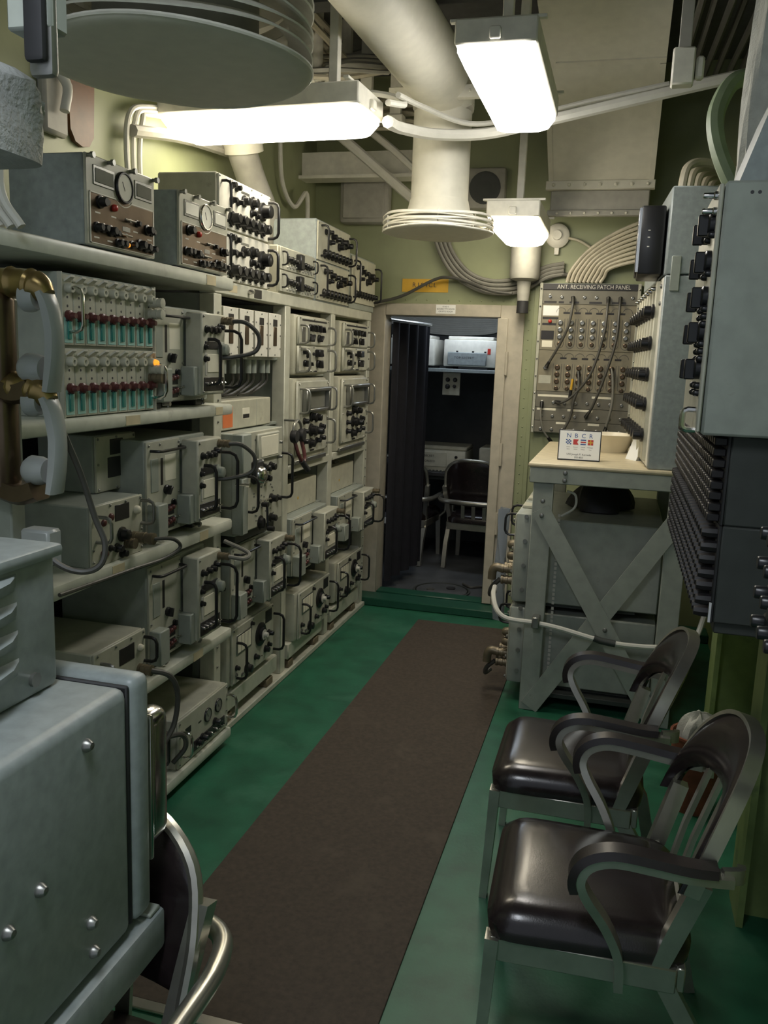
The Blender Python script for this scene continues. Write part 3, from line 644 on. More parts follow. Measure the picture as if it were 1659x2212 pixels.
# ---------------------------------------------------------------- transceivers
def transceiver(label, x, y, z, w, h, cab='r', chart=True, dep=.36):
    d = Dev('radio_transceiver', label, 'transceiver', (x, y, z), RZ, w, h, dep, 'radio transceivers with tall black handles')
    X = d.X
    for s in (-1, 1): d.box('foot', s*w*.36-.03, s*w*.36+.03, .01, .20, 0, .022, 'grey_dark', .003)
    d.box('case', -w/2, w/2, .004, dep, .022, h, 'grey', .005)
    d.panel(.0, .52, .075, .985, 'grey_light', .005, name='front_panel')
    d.hhandle(.06, .50, .90, .038, .0055, 'black', -.003)
    if chart: d.panel(.28, .46, .58, .84, 'paper', .001, -.005, name='chart')
    d.panel(.06, .17, .50, .82, 'grey', .003, -.005, name='vent_plate'); d.panel(.21, .25, .55, .82, 'plate', .001, -.005, name='scale_slot')
    d.knobs([(.29, .50, .016, .026), (.40, .36, .010)], -.005, 'b')
    for v in (.29, .16):
        d.panel(.20, .42, v-.055, v+.055, 'plate', .002, -.005, name='dial_plate')
        for i in range(4): d.put('thumb_wheel', k_dome(.010, .012, 'maroon'), .235+.05*i, v+.01*i-.01, -.007)
    d.put('jack', k_jack(.008), .44, .14, -.005); d.put('toggle', k_toggle(.004, .02), .45, .20, -.005)
    # side guards
    d.box('guard', X(.0), X(.155), -.050, -.004, .075*h, .40*h, 'grey', .004)
    d.box('guard', X(.47), X(.60), -.060, -.004, .12*h, .42*h, 'grey', .004)
    # protruding module
    mo = d.box('control_module', X(.545), X(.985), -.075, -.004, .13*h, .965*h, 'grey_light', .006)
    y0 = -.075
    d.knobs([(.62, .80, .013, .022), (.72, .80, .013, .022), (.80, .80, .014, .022), (.86, .83, .013, .024)], y0)
    d.panel(.60, .90, .60, .68, 'plate', .004, y0, name='display'); d.put('dial_knob', k_round(.026, .03, 'grey'), .90, .60, y0); d.put('knob', k_round(.011, .02), .955, .55, y0-.004)
    d.panel(.64, .90, .36, .55, 'paper', .003, y0, name='card'); d.panel(.60, .635, .33, .56, 'print', .002, y0, name='strip')
    d.panel(.58, .95, .17, .31, 'plate', .003, y0, name='switch_bay')
    for i in range(5): d.put('toggle', k_toggle(.004, .02), .63+.065*i, .24, y0-.003)
    d.knobs([(.60, .50, .011), (.60, .62, .010)], y0)
    d.handle(.66, .24, .70, .050, .0065, 'black', y0); d.handle(.985, .20, .80, .070, .0065, 'black', y0)
    d.put('connector', k_conn(.016, .045), .93, .90, y0)
    d.screws([(u, v) for u in (.03, .50) for v in (.95, .45)]+[(.2, .95)], .005, -.005)
    d.screws([(u, v) for u in (.57, .96) for v in (.93, .16)], .005, y0)
    cx, cz = X(.93), .90*h
    if cab == 'r':
        d.cable([(cx, y0-.04, cz), (cx+.02, y0-.09, cz-.004), (cx+.05, y0-.13, cz-.05), (cx+.045, y0-.12, cz-.11), (cx, y0-.05, cz-.135), (cx-.02, y0-.0, cz-.14)], .0085)
    elif cab == 'down':
        d.cable([(cx, y0-.04, cz), (cx+.03, y0-.10, cz-.01), (cx+.06, y0-.10, cz+.01), (cx+.05, y0-.0, cz+.05)], .0085, 'cable_grey')
    for s in (.2, .8): d.put('clamp_foot', shared('clf', lambda: MB().cyl((0, 0, 0), (0, -.03, 0), .008, n=8).cyl((0, -.022, -.012), (0, -.022, .012), .006, n=8).mesh('clamp_foot', 'steel')), s, .05, .002)
    return d
transceiver('transceiver with tall black handles on the shelf right of the teal module tray', -1.58, 2.915, SH[2][1], .44, .362, 'r')
transceiver('transceiver with a white chart card on the third shelf down', -1.575, 2.872, SH[3][1], .45, .372, 'r')
transceiver('transceiver without a chart on the fourth shelf down', -1.575, 2.875, SH[4][1], .445, .40, 'down', False)
transceiver('transceiver in the near rack bay below the big control set', -1.60, 3.637, .500, .50, .352, None, False)
transceiver('transceiver in the middle rack bay above the round-dial set', -1.60, 4.41, .520, .56, .335, None)
transceiver('transceiver in the far rack bay beside the doorway', -1.60, 5.16, .566, .55, .300, None)

# ---------------------------------------------------------------- small boxes of the open shelving
d = Dev('power_box', 'grey power unit with loop handles and an angled plug on the third shelf down', 'power unit', (-1.555, 2.432, SH[3][1]), RZ, .30, .198, .42)
d.case('grey', .005); d.panel(0, 1, 0, 1, 'grey_light', .006, name='front_panel', bev=.003)
d.panel(.44, .72, .66, .93, 'plate', .002, -.006, name='rating_plate'); d.put('lamp_cap', k_dome(.015, .018, 'porcelain'), .86, .76, -.006)
d.handle(.09, .42, .83, .055, .006, 'steel', -.006); d.handle(.97, .50, .90, .05, .006, 'steel', -.006)
d.knobs([(.56, .42, .022, .03), (.46, .22, .014, .025), (.56, .10, .014)], -.006); d.put('connector', k_conn(.018, .035), .66, .24, -.006)
d.put('plug', k_conn(.021, .08), .80, .30, -.006); d.put('fuse_cap', k_dome(.012, .02, 'maroon'), .20, .20, -.006); d.knobs([(.34, .25, .010)], -.006)
d.put('fuse_cap', k_dome(.012, .01, 'maroon'), .22, .70, -.006); d.put('fuse_cap', k_dome(.013, .01, 'maroon'), .36, .76, -.006)
d.screws([(u, v) for u in (.05, .35, .65, .95) for v in (.955,)]+[(.03, .3), (.03, .1), (.97, .08), (.97, .4)], .005, -.006)
d.cable([(d.X(.80), -.08, .30*.198), (d.X(.95), -.13, .055), (d.X(1.05), -.14, .02), (d.X(.8), -.12, -.005), (d.X(.35), -.09, -.012), (d.X(-.15), -.055, -.022), (d.X(-.75), -.05, -.018)], .0065, 'cable_dark')
d = Dev('meter_box', 'square grey terminal box with black rating plates above the power unit', 'box', (-1.68, 2.625, SH[3][1]+.199), RZ, .25, .195, .22)
d.case('grey', .005); d.panel(.01, .99, .01, .99, 'grey_light', .006, name='lid', bev=.003)
d.panel(.34, .66, .64, .92, 'plate', .002, -.006, name='rating_plate'); d.panel(.28, .74, .24, .60, 'plate', .002, -.006, name='rating_plate')
d.screws([(.06, .94), (.5, .95), (.94, .94), (.94, .5), (.94, .06), (.5, .05), (.06, .06), (.06, .5)], .005, -.006)
d.cable([(d.X(1.0), .06, .09), (d.X(1.12), .03, .04), (d.X(1.25), .03, -.05), (d.X(1.22), .05, -.17)], .008)
d = Dev('power_box', 'low grey power unit with a flat lid on the fourth shelf down', 'power unit', (-1.555, 2.436, SH[4][1]), RZ, .31, .195, .42)
d.case('grey_light', .005); d.panel(0, 1, 0, 1, 'grey_light', .006, name='front_panel', bev=.003)
d.panel(.46, .76, .56, .86, 'plate', .002, -.006, name='rating_plate'); d.put('lamp_cap', k_dome(.013, .016, 'porcelain'), .87, .70, -.006)
d.handle(.12, .40, .80, .05, .006, 'steel', -.006); d.handle(.97, .40, .85, .05, .006, 'black', -.006); d.put('connector', k_conn(.02, .05), .86, .3, -.006); d.knobs([(.5, .35, .018)], -.006)
d.screws([(u, .95) for u in (.06, .4, .7, .95)], .005, -.006)
d.cable([(d.X(.86), -.05, .058), (d.X(1.0), -.10, .03), (d.X(1.12), -.11, -.05), (d.X(1.1), -.10, -.16), (d.X(.9), -.09, -.22)], .010)
d = Dev('wide_receiver', 'wide low receiver with two round meters on the bottom shelf', 'receiver', (-1.55, 3.03, SH[5][1]), RZ, .44, .205, .40)
d.case('grey_light', .004); d.panel(0, 1, .03, .99, 'grey_light', .006, name='front_panel', bev=.003)
d.handle(.06, .25, .75, .045, .006, 'chrome', -.006); d.handle(.98, .25, .75, .045, .006, 'chrome', -.006)
d.meter(.56, .66, .030, 'black', -.006, 'window'); d.meter(.78, .68, .030, 'black', -.006, 'window')
d.panel(.27, .92, .12, .34, 'plate', .003, -.006, name='switch_bay'); d.panel(.13, .24, .60, .74, 'plate', .001, -.006, name='rating_plate'); d.panel(.38, .44, .62, .66, 'plate', .001, -.006, name='rating_plate')
d.knobs([(.36, .26, .014), (.44, .30, .014, .03), (.53, .27, .014), (.70, .40, .014, .03), (.80, .28, .012)], -.008)
for i in range(6): d.put('toggle', k_toggle(.004, .02), .33+.1*i, .2, -.009)
d.screws([(u, v) for u in (.03, .97) for v in (.1, .4, .65, .92)], .005, -.006)
d = Dev('radio_chassis', 'squat grey chassis with a corded plug at the left of the bottom shelf', 'electronics', (-1.60, 2.60, SH[5][1]), RZ, .36, .235, .38)
d.case('grey_light', .004); d.panel(.02, .98, .02, .98, 'grey_light', .005, name='front_panel'); d.knobs([(.6, .4, .02), (.8, .4, .015)], -.005); d.handle(.93, .2, .8, .045, .006, 'black')
d.put('connector', k_conn(.02, .06), .80, .80, -.005)
d.cable([(d.X(.80), -.06, .188), (d.X(.95), -.10, .18), (d.X(1.02), -.10, .12), (d.X(.95), -.06, .06)], .010)

# ---------------------------------------------------------------- near rack bay
for i in range(4):
    d = Dev('relay_module', ['leftmost', 'second from left', 'third from left', 'rightmost'][i]+' of four upright cream modules with dark slots in the near rack bay', 'module', (-1.625, 3.427+.162*i, 1.683), RZ, .150, .208, .22, 'upright cream modules')
    d.case('grey_cream', .004); d.panel(.02, .98, .01, .99, 'white', .004, name='front_panel')
    d.panel(.33, .66, .70, .86, 'plate', .002, -.004, name='name_plate'); d.panel(.36, .62, .26, .69, 'bronze', .003, -.004, name='slot')
    d.screws([(u, v) for u in (.08, .92) for v in (.2, .5, .75)]+[(.5, .94), (.5, .06)], .004, -.004)
    for k in (.3, .7): MB().cyl((d.X(k), .05, -.013), (d.X(k), .05, -.075), .016, n=10).build('plug', 'grey', d.o)
    for k in (.3, .7): MB().tube(cr([(d.X(k), .05, -.07), (d.X(k)+.01, .06, -.12), (d.X(k)-.06, .10, -.17), (d.X(k)-.12, .12, -.178)], 5), .007, 6).build('lead', 'cable_dark', d.o)
d = Dev('amplifier_box', 'beige amplifier box with an orange sticker under the upright modules', 'amplifier', (-1.63, 3.62, 1.366), RZ, .56, .128, .30)
d.case('grey_cream', .004); d.panel(.42, .56, .30, .70, 'paper', .001, .004, name='label'); d.panel(.43, .55, .34, .48, 'plate', .0008, .003, name='label_print', bev=0)
d.panel(.06, .24, .08, .80, 'orange', .0012, .004, name='sticker'); d.panel(.70, .705, .02, .98, 'grey', .001, .004, name='seam')
d = Dev('control_set', 'big control set with a cream card and chrome bell in the near rack bay', 'radio set', (-1.555, 3.598, .872), RZ, .50, .488, .34)
d.box('case', -.25, .25, .004, .34, .04, .488, 'grey', .006)
d.panel(0, 1, .1, 1, 'grey_light', .008, name='front_panel', bev=.004)
d.box('side_cover', -.262, -.17, -.035, .02, .30, .488, 'grey', .006); d.box('side_cover', -.262, -.20, -.035, .02, .05, .30, 'grey', .006)
d.box('card_holder', d.X(.36), d.X(.86), -.022, -.006, .355, .475, 'grey_light', .006); d.panel(.42, .82, .755, .945, 'paper', .002, -.022, name='card')
for u, v in ((.32, .74), (.44, .72), (.88, .86), (.88, .72)): d.put('thumb_screw', k_round(.009, .02, 'steel'), u, v, -.012)
d.put('bell', k_dome(.042, .05, 'chrome'), .38, .60, -.008); d.box('bell_base', d.X(.26), d.X(.46), -.03, -.006, .255, .36, 'black_matt', .01)
d.knobs([(.50, .66, .018, .03), (.58, .64, .016, .03), (.52, .56, .014), (.60, .54, .018), (.70, .64, .02, .03), (.72, .33, .02), (.72, .14, .02), (.88, .31, .014)], -.008)
for u, v in ((.46, .50), (.57, .51), (.62, .33), (.52, .33), (.44, .33)): d.put('toggle', k_toggle(.005, .022), u, v, -.008)
d.put('crank', shared('crk', lambda: MB().cyl((0, 0, 0), (0, -.03, 0), .012, n=10).tube([(0, -.025, 0), (0, -.03, -.11)], .006, 8).cyl((0, -.03, -.11), (0, -.06, -.11), .012, n=10).mesh('crank', 'black')), .52, .30, -.008)
d.knobs([(.48, .07+.06, .03, .02)], -.008)
d.handle(.10, .30, .62, .06, .0065, 'black', -.02); d.handle(.99, .30, .74, .055, .0065, 'black', -.008)
d.put('side_bolt', shared('sbl', lambda: MB().cyl((0, 0, 0), (0, -.05, 0), .008, n=10).cyl((0, -.05, 0), (0, -.065, 0), .011, n=8).mesh('side_bolt', 'chrome')), -.01, .56, .0)
d.box('base', -.22, .22, .02, .30, 0, .04, 'grey_dark', .003)
b = MB()
for i in range(26): b.sphere((d.X(.30+.5*random.random()), -.009, d.h*(.12+.4*random.random())), .0045, 6)
for i in range(8): b.sphere((d.X(.06+.85*random.random()), -.009, d.h*(.92+.06*random.random())), .005, 6)
tag(b.build('screws', 'steel', d.o), kind='stuff')
t = empty('sound_phone', 'headset with maroon cord hung beside the big control set', 'headset', (-1.58, 4.05, 1.05), RZ)
MB().tube([(.055*math.cos(a), -.03, .27+.055*math.sin(a)) for a in [i*PI/10-.2 for i in range(13)]], .008, 8).build('headband', 'steel', t)
for s in (-1, 1): MB().lathe([(.03, 0), (.034, -.01), (.03, -.03), (.001, -.032)], 14, (s*.05, -.02, .25), 'y').build('earpiece', 'black_matt', t)
MB().tube(cr([(-.04, -.03, .23), (-.03, -.05, .16), (.0, -.06, .12), (.03, -.06, .13), (.045, -.05, .17), (.05, -.03, .23)], 6), .010, 8).build('cord', 'maroon', t)
MB().cyl((-.01, -.06, .125), (.03, -.08, .075), .015, n=10).build('plug', 'black_matt', t)
MB().cyl((0, .05, .325), (0, -.04, .325), .006, n=8).build('hook', 'steel', t)

def dial_set(label, x, y, z, w, h, case='grey_light'):
    d = Dev('dial_set', label, 'radio set', (x, y, z), RZ, w, h, .34, 'round-dial sets low in the rack')
    d.box('case', -w/2, w/2, .004, .34, 0, h, case, .018, seg=2); d.panel(.06, .985, .03, .97, 'grey_light', .008, name='front_panel', bev=.004)
    d.panel(.14, .46, .50, .84, 'steel', .003, -.008, name='chart_frame'); d.panel(.16, .44, .53, .81, 'paper', .001, -.011, name='chart')
    for i in range(1, 4): d.panel(.16+.07*i-.002, .16+.07*i+.002, .53, .81, 'ink', .0003, -.012, name='chart_line', bev=0)
    o = d.put('dial', shared(('bd', 1), lambda: MB().lathe([(.058, 0), (.058, -.008), (.05, -.012), (.034, -.012), (.034, -.022), (.001, -.022)], 24, axis='y').mesh('dial', 'black')), .66, .58, -.008)
    link('dial_face', shared(('bdf', 1), lambda: MB().lathe([(.026, 0), (.026, -.002), (.012, -.002), (.012, -.02), (.001, -.02)], 16, axis='y').mesh('dial_face', 'print')), o, (0, -.022, 0))
    d.panel(.78, .93, .70, .92, 'plate', .002, -.008, name='rating_plate')
    d.knobs([(.85, .50, .015, .03), (.36, .16, .024, .03), (.55, .24, .014), (.78, .24, .016), (.86, .28, .012), (.14, .30, .012), (.46, .88, .010)], -.008)
    d.put('jack', k_jack(.010), .14, .18, -.008); d.put('jack', k_jack(.010), .26, .12, -.008); d.put('toggle', k_toggle(.005, .022), .62, .20, -.008)
    d.handle(.15, .12, .72, .05, .0065, 'black', -.008); d.handle(.985, .12, .78, .055, .0065, 'black', -.008)
    d.screws([(u, v) for u in (.09, .5, .95) for v in (.06, .94)], .005, -.008)
    return d
dial_set('round-dial set near the foot of the near rack bay', -1.60, 3.625, .196, .52, .282)
dial_set('round-dial set near the foot of the middle rack bay', -1.585, 4.435, .168, .55, .275)
dial_set('round-dial set near the foot of the far rack bay', -1.60, 5.145, .190, .54, .262)

# ---------------------------------------------------------------- upper sets of the middle and far bays
def upper_set(label, y, z, w, h):
    d = Dev('tuner_set', label, 'radio set', (-1.605, y, z), RZ, w, h, .36, 'tuner sets in the upper bays')
    d.box('case', -w/2, w/2, .004, .36, 0, h, 'grey_cream', .014, seg=2)
    d.panel(.05, .98, .50, .97, 'grey_light', .012, name='upper_panel', bev=.008); d.panel(.05, .98, .03, .49, 'grey_light', .012, name='lower_panel', bev=.008)
    y0 = -.012
    d.panel(.14, .90, .90, .935, 'plate', .001, y0, name='name_strip'); d.panel(.14, .24, .55, .80, 'steel', .002, y0, name='vent_plate')
    for u in (.10, .955): d.handle(u, .53, .83, .045, .006, 'steel', y0)
    d.knobs([(.36, .80, .017, .03), (.47, .80, .017, .03), (.59, .80, .017, .03), (.70, .79, .016, .03), (.38, .63, .019, .03), (.64, .63, .019, .03)], y0, 'b')
    for u in (.12, .955): d.handle(u, .06, .43, .05, .0065, 'steel', y0)
    d.knobs([(.20, .40, .014, .03), (.22, .20, .016, .03), (.30, .33, .012), (.42, .19, .010), (.62, .19, .020, .035), (.76, .35, .008), (.48, .36, .008)], y0, 'b')
    d.box('lever_switch', d.X(.54), d.X(.66), y0-.03, y0, .31*h, .44*h, 'black', .004)
    d.panel(.50, .62, .045, .075, 'plate', .001, y0, name='badge'); d.put('lamp_cap', k_dome(.007, .01, 'chrome'), .40, .07, y0)
    d.screws([(u, v) for u in (.08, .5, .95) for v in (.47, .945, .06)], .005, y0)
def window_set(label, y, z, w, h):
    d = Dev('window_set', label, 'radio set', (-1.605, y, z), RZ, w, h, .36, 'sets with a hooded window in the upper bays')
    d.box('case', -w/2, w/2, .004, .36, 0, h, 'grey_cream', .014, seg=2)
    d.panel(.05, .98, .10, .97, 'grey_light', .012, name='front_panel', bev=.008); y0 = -.012
    hd = MB(); X = d.X
    hd.box(X(.20), X(.90), y0-.035, y0, .84*h, .89*h, .006).box(X(.20), X(.90), y0-.025, y0, .60*h, .64*h, .005).box(X(.18), X(.24), y0-.03, y0, .60*h, .88*h, .005).box(X(.86), X(.92), y0-.03, y0, .60*h, .88*h, .005)
    hd.build('hood', 'steel', d.o); d.panel(.24, .86, .64, .84, 'window', .004, y0, name='window'); d.panel(.24, .34, .64, .84, 'plate', .005, y0, name='shutter')
    for u in (.12, .955): d.handle(u, .60, .88, .055, .006, 'steel', y0)
    for u in (.955,): d.handle(u, .18, .48, .05, .0065, 'steel', y0)
    d.knobs([(.24, .50, .016, .03), (.24, .38, .014, .03), (.24, .26, .016, .03), (.45, .54, .024, .035), (.60, .52, .022, .035), (.44, .38, .030, .04), (.58, .36, .024, .05), (.74, .40, .018, .03), (.44, .22, .024, .03), (.62, .24, .016, .03), (.76, .26, .016, .03)], y0)
    d.panel(.44, .56, .12, .145, 'plate', .001, y0, name='badge')
    d.screws([(u, v) for u in (.09, .94) for v in (.93, .5, .13)], .006, y0, 'chrome')
    d.box('mount_rail', -w*.46, w*.46, -.01, .003, .0, .05*h, 'steel', .003)
upper_set('twin-panel tuner set at the top of the middle rack bay', 4.382, 1.598, .50, .305)
upper_set('twin-panel tuner set at the top of the far rack bay', 5.140, 1.605, .55, .303)
window_set('set with a hooded window in the middle rack bay, under the tuner set', 4.39, 1.136, .52, .446)
window_set('set with a hooded window in the far rack bay, under the tuner set', 5.145, 1.136, .56, .450)
for y, w_, z, lb in ((4.40, .54, .860, 'dusty beige amplifier case under the middle bay shelf'), (5.12, .54, .868, 'dusty beige amplifier case under the far bay shelf')):
    d = Dev('amplifier_box', lb, 'amplifier', (-1.66, y, z), RZ, w_, .16, .32)
    d.case('grey_cream', .005); d.panel(.44, .47, .36, .46, 'yellow', .001, .004, name='sticker'); d.panel(.02, .024, .02, .98, 'plate', .001, .004, name='seam')
    d.box('strap_clip', d.X(.55), d.X(.68), .05, .10, .16, .175, 'steel', .003)

# ================================================================== END BULKHEAD: ANTENNA PATCH BOARD, SIGNS
d = Dev('patch_board', 'grey antenna patch board lettered across the top, on the end bulkhead', 'patch board', (-.238, 5.70, 1.258), 0, .61, .952, .048)
d.case('grey', .004); X = d.X; h = d.h; PB = d.o
for u in (.006, .994): d.box('side_rail', X(u)-.010, X(u)+.010, -.014, .02, 0, h, 'grey_light', .003)
d.panel(.02, .98, .955, .995, 'plate', .004, name='title_strip'); text('ANT. RECEIVING PATCH PANEL', .036, 'print', d.o, (X(.535), -.0045, .9745*h), sx=.88)
for v0, v1, mm in ((.862, .952, 'board_dark'), (.56, .860, 'board'), (.285, .558, 'board'), (.175, .283, 'board_dark'), (.085, .173, 'board_dark'), (.005, .083, 'board_dark')): d.panel(.02, .98, v0, v1, mm, .004, name='panel')
UC = [.224, .336, .446, .557, .668, .780, .893]
for vt, rows, bot, top in ((.742, 4, .574, .80), (.447, 4, .295, .502)):
    for u in UC:
        for i in range(rows): d.put('jack', k_jack(.0165 if i < 3 else .013, 'steel' if (vt > .7 and i < 3) else 'bronze'), u, vt-i*.0465, -.004)
        hw = .026; zb = bot*h; zt = top*h-.03; cx = X(u)
        pts = [(cx-hw, -.0045, zt)]+[(cx-hw*math.cos(a), -.0045, zb+hw-hw*math.sin(a)) for a in [i*PI/8 for i in range(9)]]+[(cx+hw, -.0045, zt)]
        MB().tube(pts, .0014, 4).build('outline', 'ink', d.o)
        MB().tube([(cx-.030*math.cos(a), -.0045, top*h+.008+.030*math.sin(a)) for a in [i*PI/8 for i in range(9)]], .0014, 4).build('outline', 'ink', d.o)
    for i in range(6): d.box('tag', X((UC[i]+UC[i+1])/2)-.020, X((UC[i]+UC[i+1])/2)+.020, -.006, -.004, top*h, top*h+.011, 'plate', .002)
for u in (.22, .335, .45, .57, .69, .81, .93): d.put('jack', k_jack(.011), u, .908, -.004)
d.put('toggle', k_toggle(.006, .03), .10, .912, -.004)
for u0, u1 in ((.04, .17), (.19, .245), (.30, .40), (.50, .63), (.73, .87)): d.panel(u0, u1, .868, .882, 'plate', .001, -.004, name='tag')
d.panel(.035, .20, .785, .853, 'paper_white', .001, -.004, name='label'); d.panel(.035, .20, .762, .778, 'plate', .001, -.004, name='tag'); d.panel(.035, .18, .722, .738, 'plate', .001, -.004, name='tag')
d.put('jewel', k_dome(.012, .012, 'red'), .115, .749, -.004); d.panel(.03, .165, .628, .688, 'plate', .001, -.004, name='rating_plate'); d.panel(.045, .155, .578, .622, 'paper', .001, -.004, name='label')
d.panel(.035, .165, .335, .392, 'grey_light', .001, -.004, name='rating_plate'); d.put('jack', k_jack(.014), .10, .442, -.004)
for vr, lab in ((.222, ((.04, .36), (.60, .82))), (.130, ((.04, .24), (.36, .62))), (.040, ((.25, .35), (.58, .70)))):
    for i in range(8): d.put('jack', k_jack(.011), .09+i*.117, vr-.012, -.004)
    for a, b_ in lab: d.panel(a, b_, vr+.024, vr+.040, 'paper', .001, -.004, name='label_strip')
d.screws([(u, v) for u in (.006, .994) for v in [.04+.115*i for i in range(9)]], .006, -.014, 'chrome')
def cord(label, pts, r=.0085, plugs=(0, -1), m='cable_dark'):
    L = Vector((X(pts[0][0]), -.01, pts[0][1]*h)); P = [Vector((X(u), y, v*h))-L for u, v, y in pts]
    t = MB().tube(cr(P, 6), r, 8).build('patch_cord', m, PB, loc=L)
    for k in plugs:
        p = P[k]; q = P[1 if k == 0 else -2]; MB().cyl(p+Vector((0, .006, 0)), p+(q-p).normalized()*.04, .013, .010, 10).build('plug', 'black', t)
cord('black patch cord at the left of the antenna board, leaning down to the lower left', [(.335, .908, -.02), (.34, .84, -.06), (.315, .72, -.075), (.24, .60, -.06), (.11, .445, -.03)])
cord('black patch cord from the top centre curling to the lower middle of the antenna board', [(.69, .908, -.02), (.69, .80, -.07), (.675, .66, -.085), (.58, .42, -.09), (.42, .27, -.06), (.30, .215, -.04), (.235, .215, -.02)])
cord('black patch cord from the top right falling diagonally to the lower strip', [(.81, .908, -.02), (.81, .80, -.07), (.80, .62, -.09), (.72, .40, -.09), (.62, .20, -.06), (.555, .12, -.02)])
cord('grey patch cord at the right of the lower jack field', [(.78, .447, -.02), (.80, .38, -.06), (.815, .24, -.07), (.79, .12, -.06), (.76, .03, -.03)], m='cable_grey')
cord('short black patch cord hanging from the lower jack field to below the sign', [(.446, .42, -.02), (.46, .32, -.06), (.42, .22, -.06), (.40, .12, -.06), (.32, .0, -.06)])
cord('thin grey patch cord from the lowest left jack to the bench', [(.09, .21, -.02), (.09, .12, -.05), (.13, .02, -.05), (.22, -.06, -.03)], .006, m='cable_grey')
t = empty('yellow_plug', 'yellow plug hanging in the lower jack field of the antenna board', 'plug', (X(.385)-.238, 5.66, 1.258+.30*h)); MB().cyl((0, 0, 0), (.006, 0, .07), .008, n=10).build('body', 'yellow', t); MB().cyl((0, 0, 0), (-.004, 0, -.05), .010, n=10).build('tail', 'black', t)
t = empty('yellow_placard', 'yellow placard with compartment number above the doorway', 'sign', (-1.313, YB-.001, 2.143)); B(-.157, .157, -.003, 0, 0, .085).build('plate', 'yellow', t); text('R104CL', .042, 'ink', t, (-.005, -.0032, .045), spacing=1.25)
t = empty('lintel_sign', 'small white sign on the lintel of the doorway', 'sign', (-1.162, YB-.0225, 2.004)); B(-.066, .066, -.002, 0, 0, .058).build('plate', 'paper_white', t)
for i, s in enumerate(('01-65-1', 'SECURE TTY ROOM', 'CRYPTO ROOM')): text(s, .0135, 'ink', t, (0, -.0022, .046-.016*i))

# ================================================================== WORKBENCH ON THE RIGHT
YD = 4.10
wb_ = empty('steel_workbench', 'grey steel workbench with a beige top and crossed braces on its end', 'workbench', (0, 4.6, 0))
def wbox(name, x0, x1, y0, y1, z0, z1, m='grey', bev=.004, seg=1): return B(x0, x1, y0-4.6, y1-4.6, z0, z1, bev, seg).build(name, m, wb_)
wbox('top', -.395, .37, YD-.02, 5.30, 1.218, 1.240, 'linoleum', .010, 2)
wbox('end_rail', -.385, .36, YD-.015, YD, 1.145, 1.219, 'grey'); wbox('end_rail', -.385, .36, 5.27, 5.285, 1.145, 1.219, 'grey')
wbox('side_rail', -.385, -.370, YD, 5.27, 1.145, 1.219, 'grey'); wbox('side_rail', .345, .36, YD, 5.27, 1.145, 1.219, 'grey')
for x0 in (-.365, .255):
    for y0 in (YD, 5.215): wbox('leg', x0, x0+.095, y0, y0+.05, 0, 1.218, 'grey', .003)
def brace(a, b_, w_=.044):
    a, b_ = Vector((a[0], 0, a[1])), Vector((b_[0], 0, b_[1])); n = (b_-a).normalized(); s = Vector((-n.z, 0, n.x))*w_
    return MB().prism([a+s, b_+s, b_-s, a-s], (0, -.008, 0)).build('brace', 'grey', wb_, loc=(0, YD-4.6-.001, 0))
brace((-.325, 1.02), (.285, .02)).location.y -= .009
brace((.315, 1.04), (-.315, .02))
b = MB()
for x, z in ((-.22, 1.20), (-.22, 1.165), (.30, 1.17), (.30, 1.15), (.34, 1.15), (-.315, 1.06), (-.315, .99), (.33, 1.02), (.33, .98), (.33, .93), (.02, .46)): b.sphere((x, YD-.018-4.6, z), .012, 8, (1, .6, 1))
for y, z in ((4.14, 1.2), (4.14, 1.16), (4.7, 1.19)): b.sphere((-.386, y-4.6, z), .011, 8, (.6, 1, 1))
tag(b.build('bolts', 'steel', wb_), kind='stuff')
wbox('corner_plate', .265, .335, YD-.018, YD-.015, 1.150, 1.215, 'grey_dark', .002)
wbox('lower_shelf', -.36, .35, YD+.05, 5.2, .06, .085, 'grey_dark', .003)
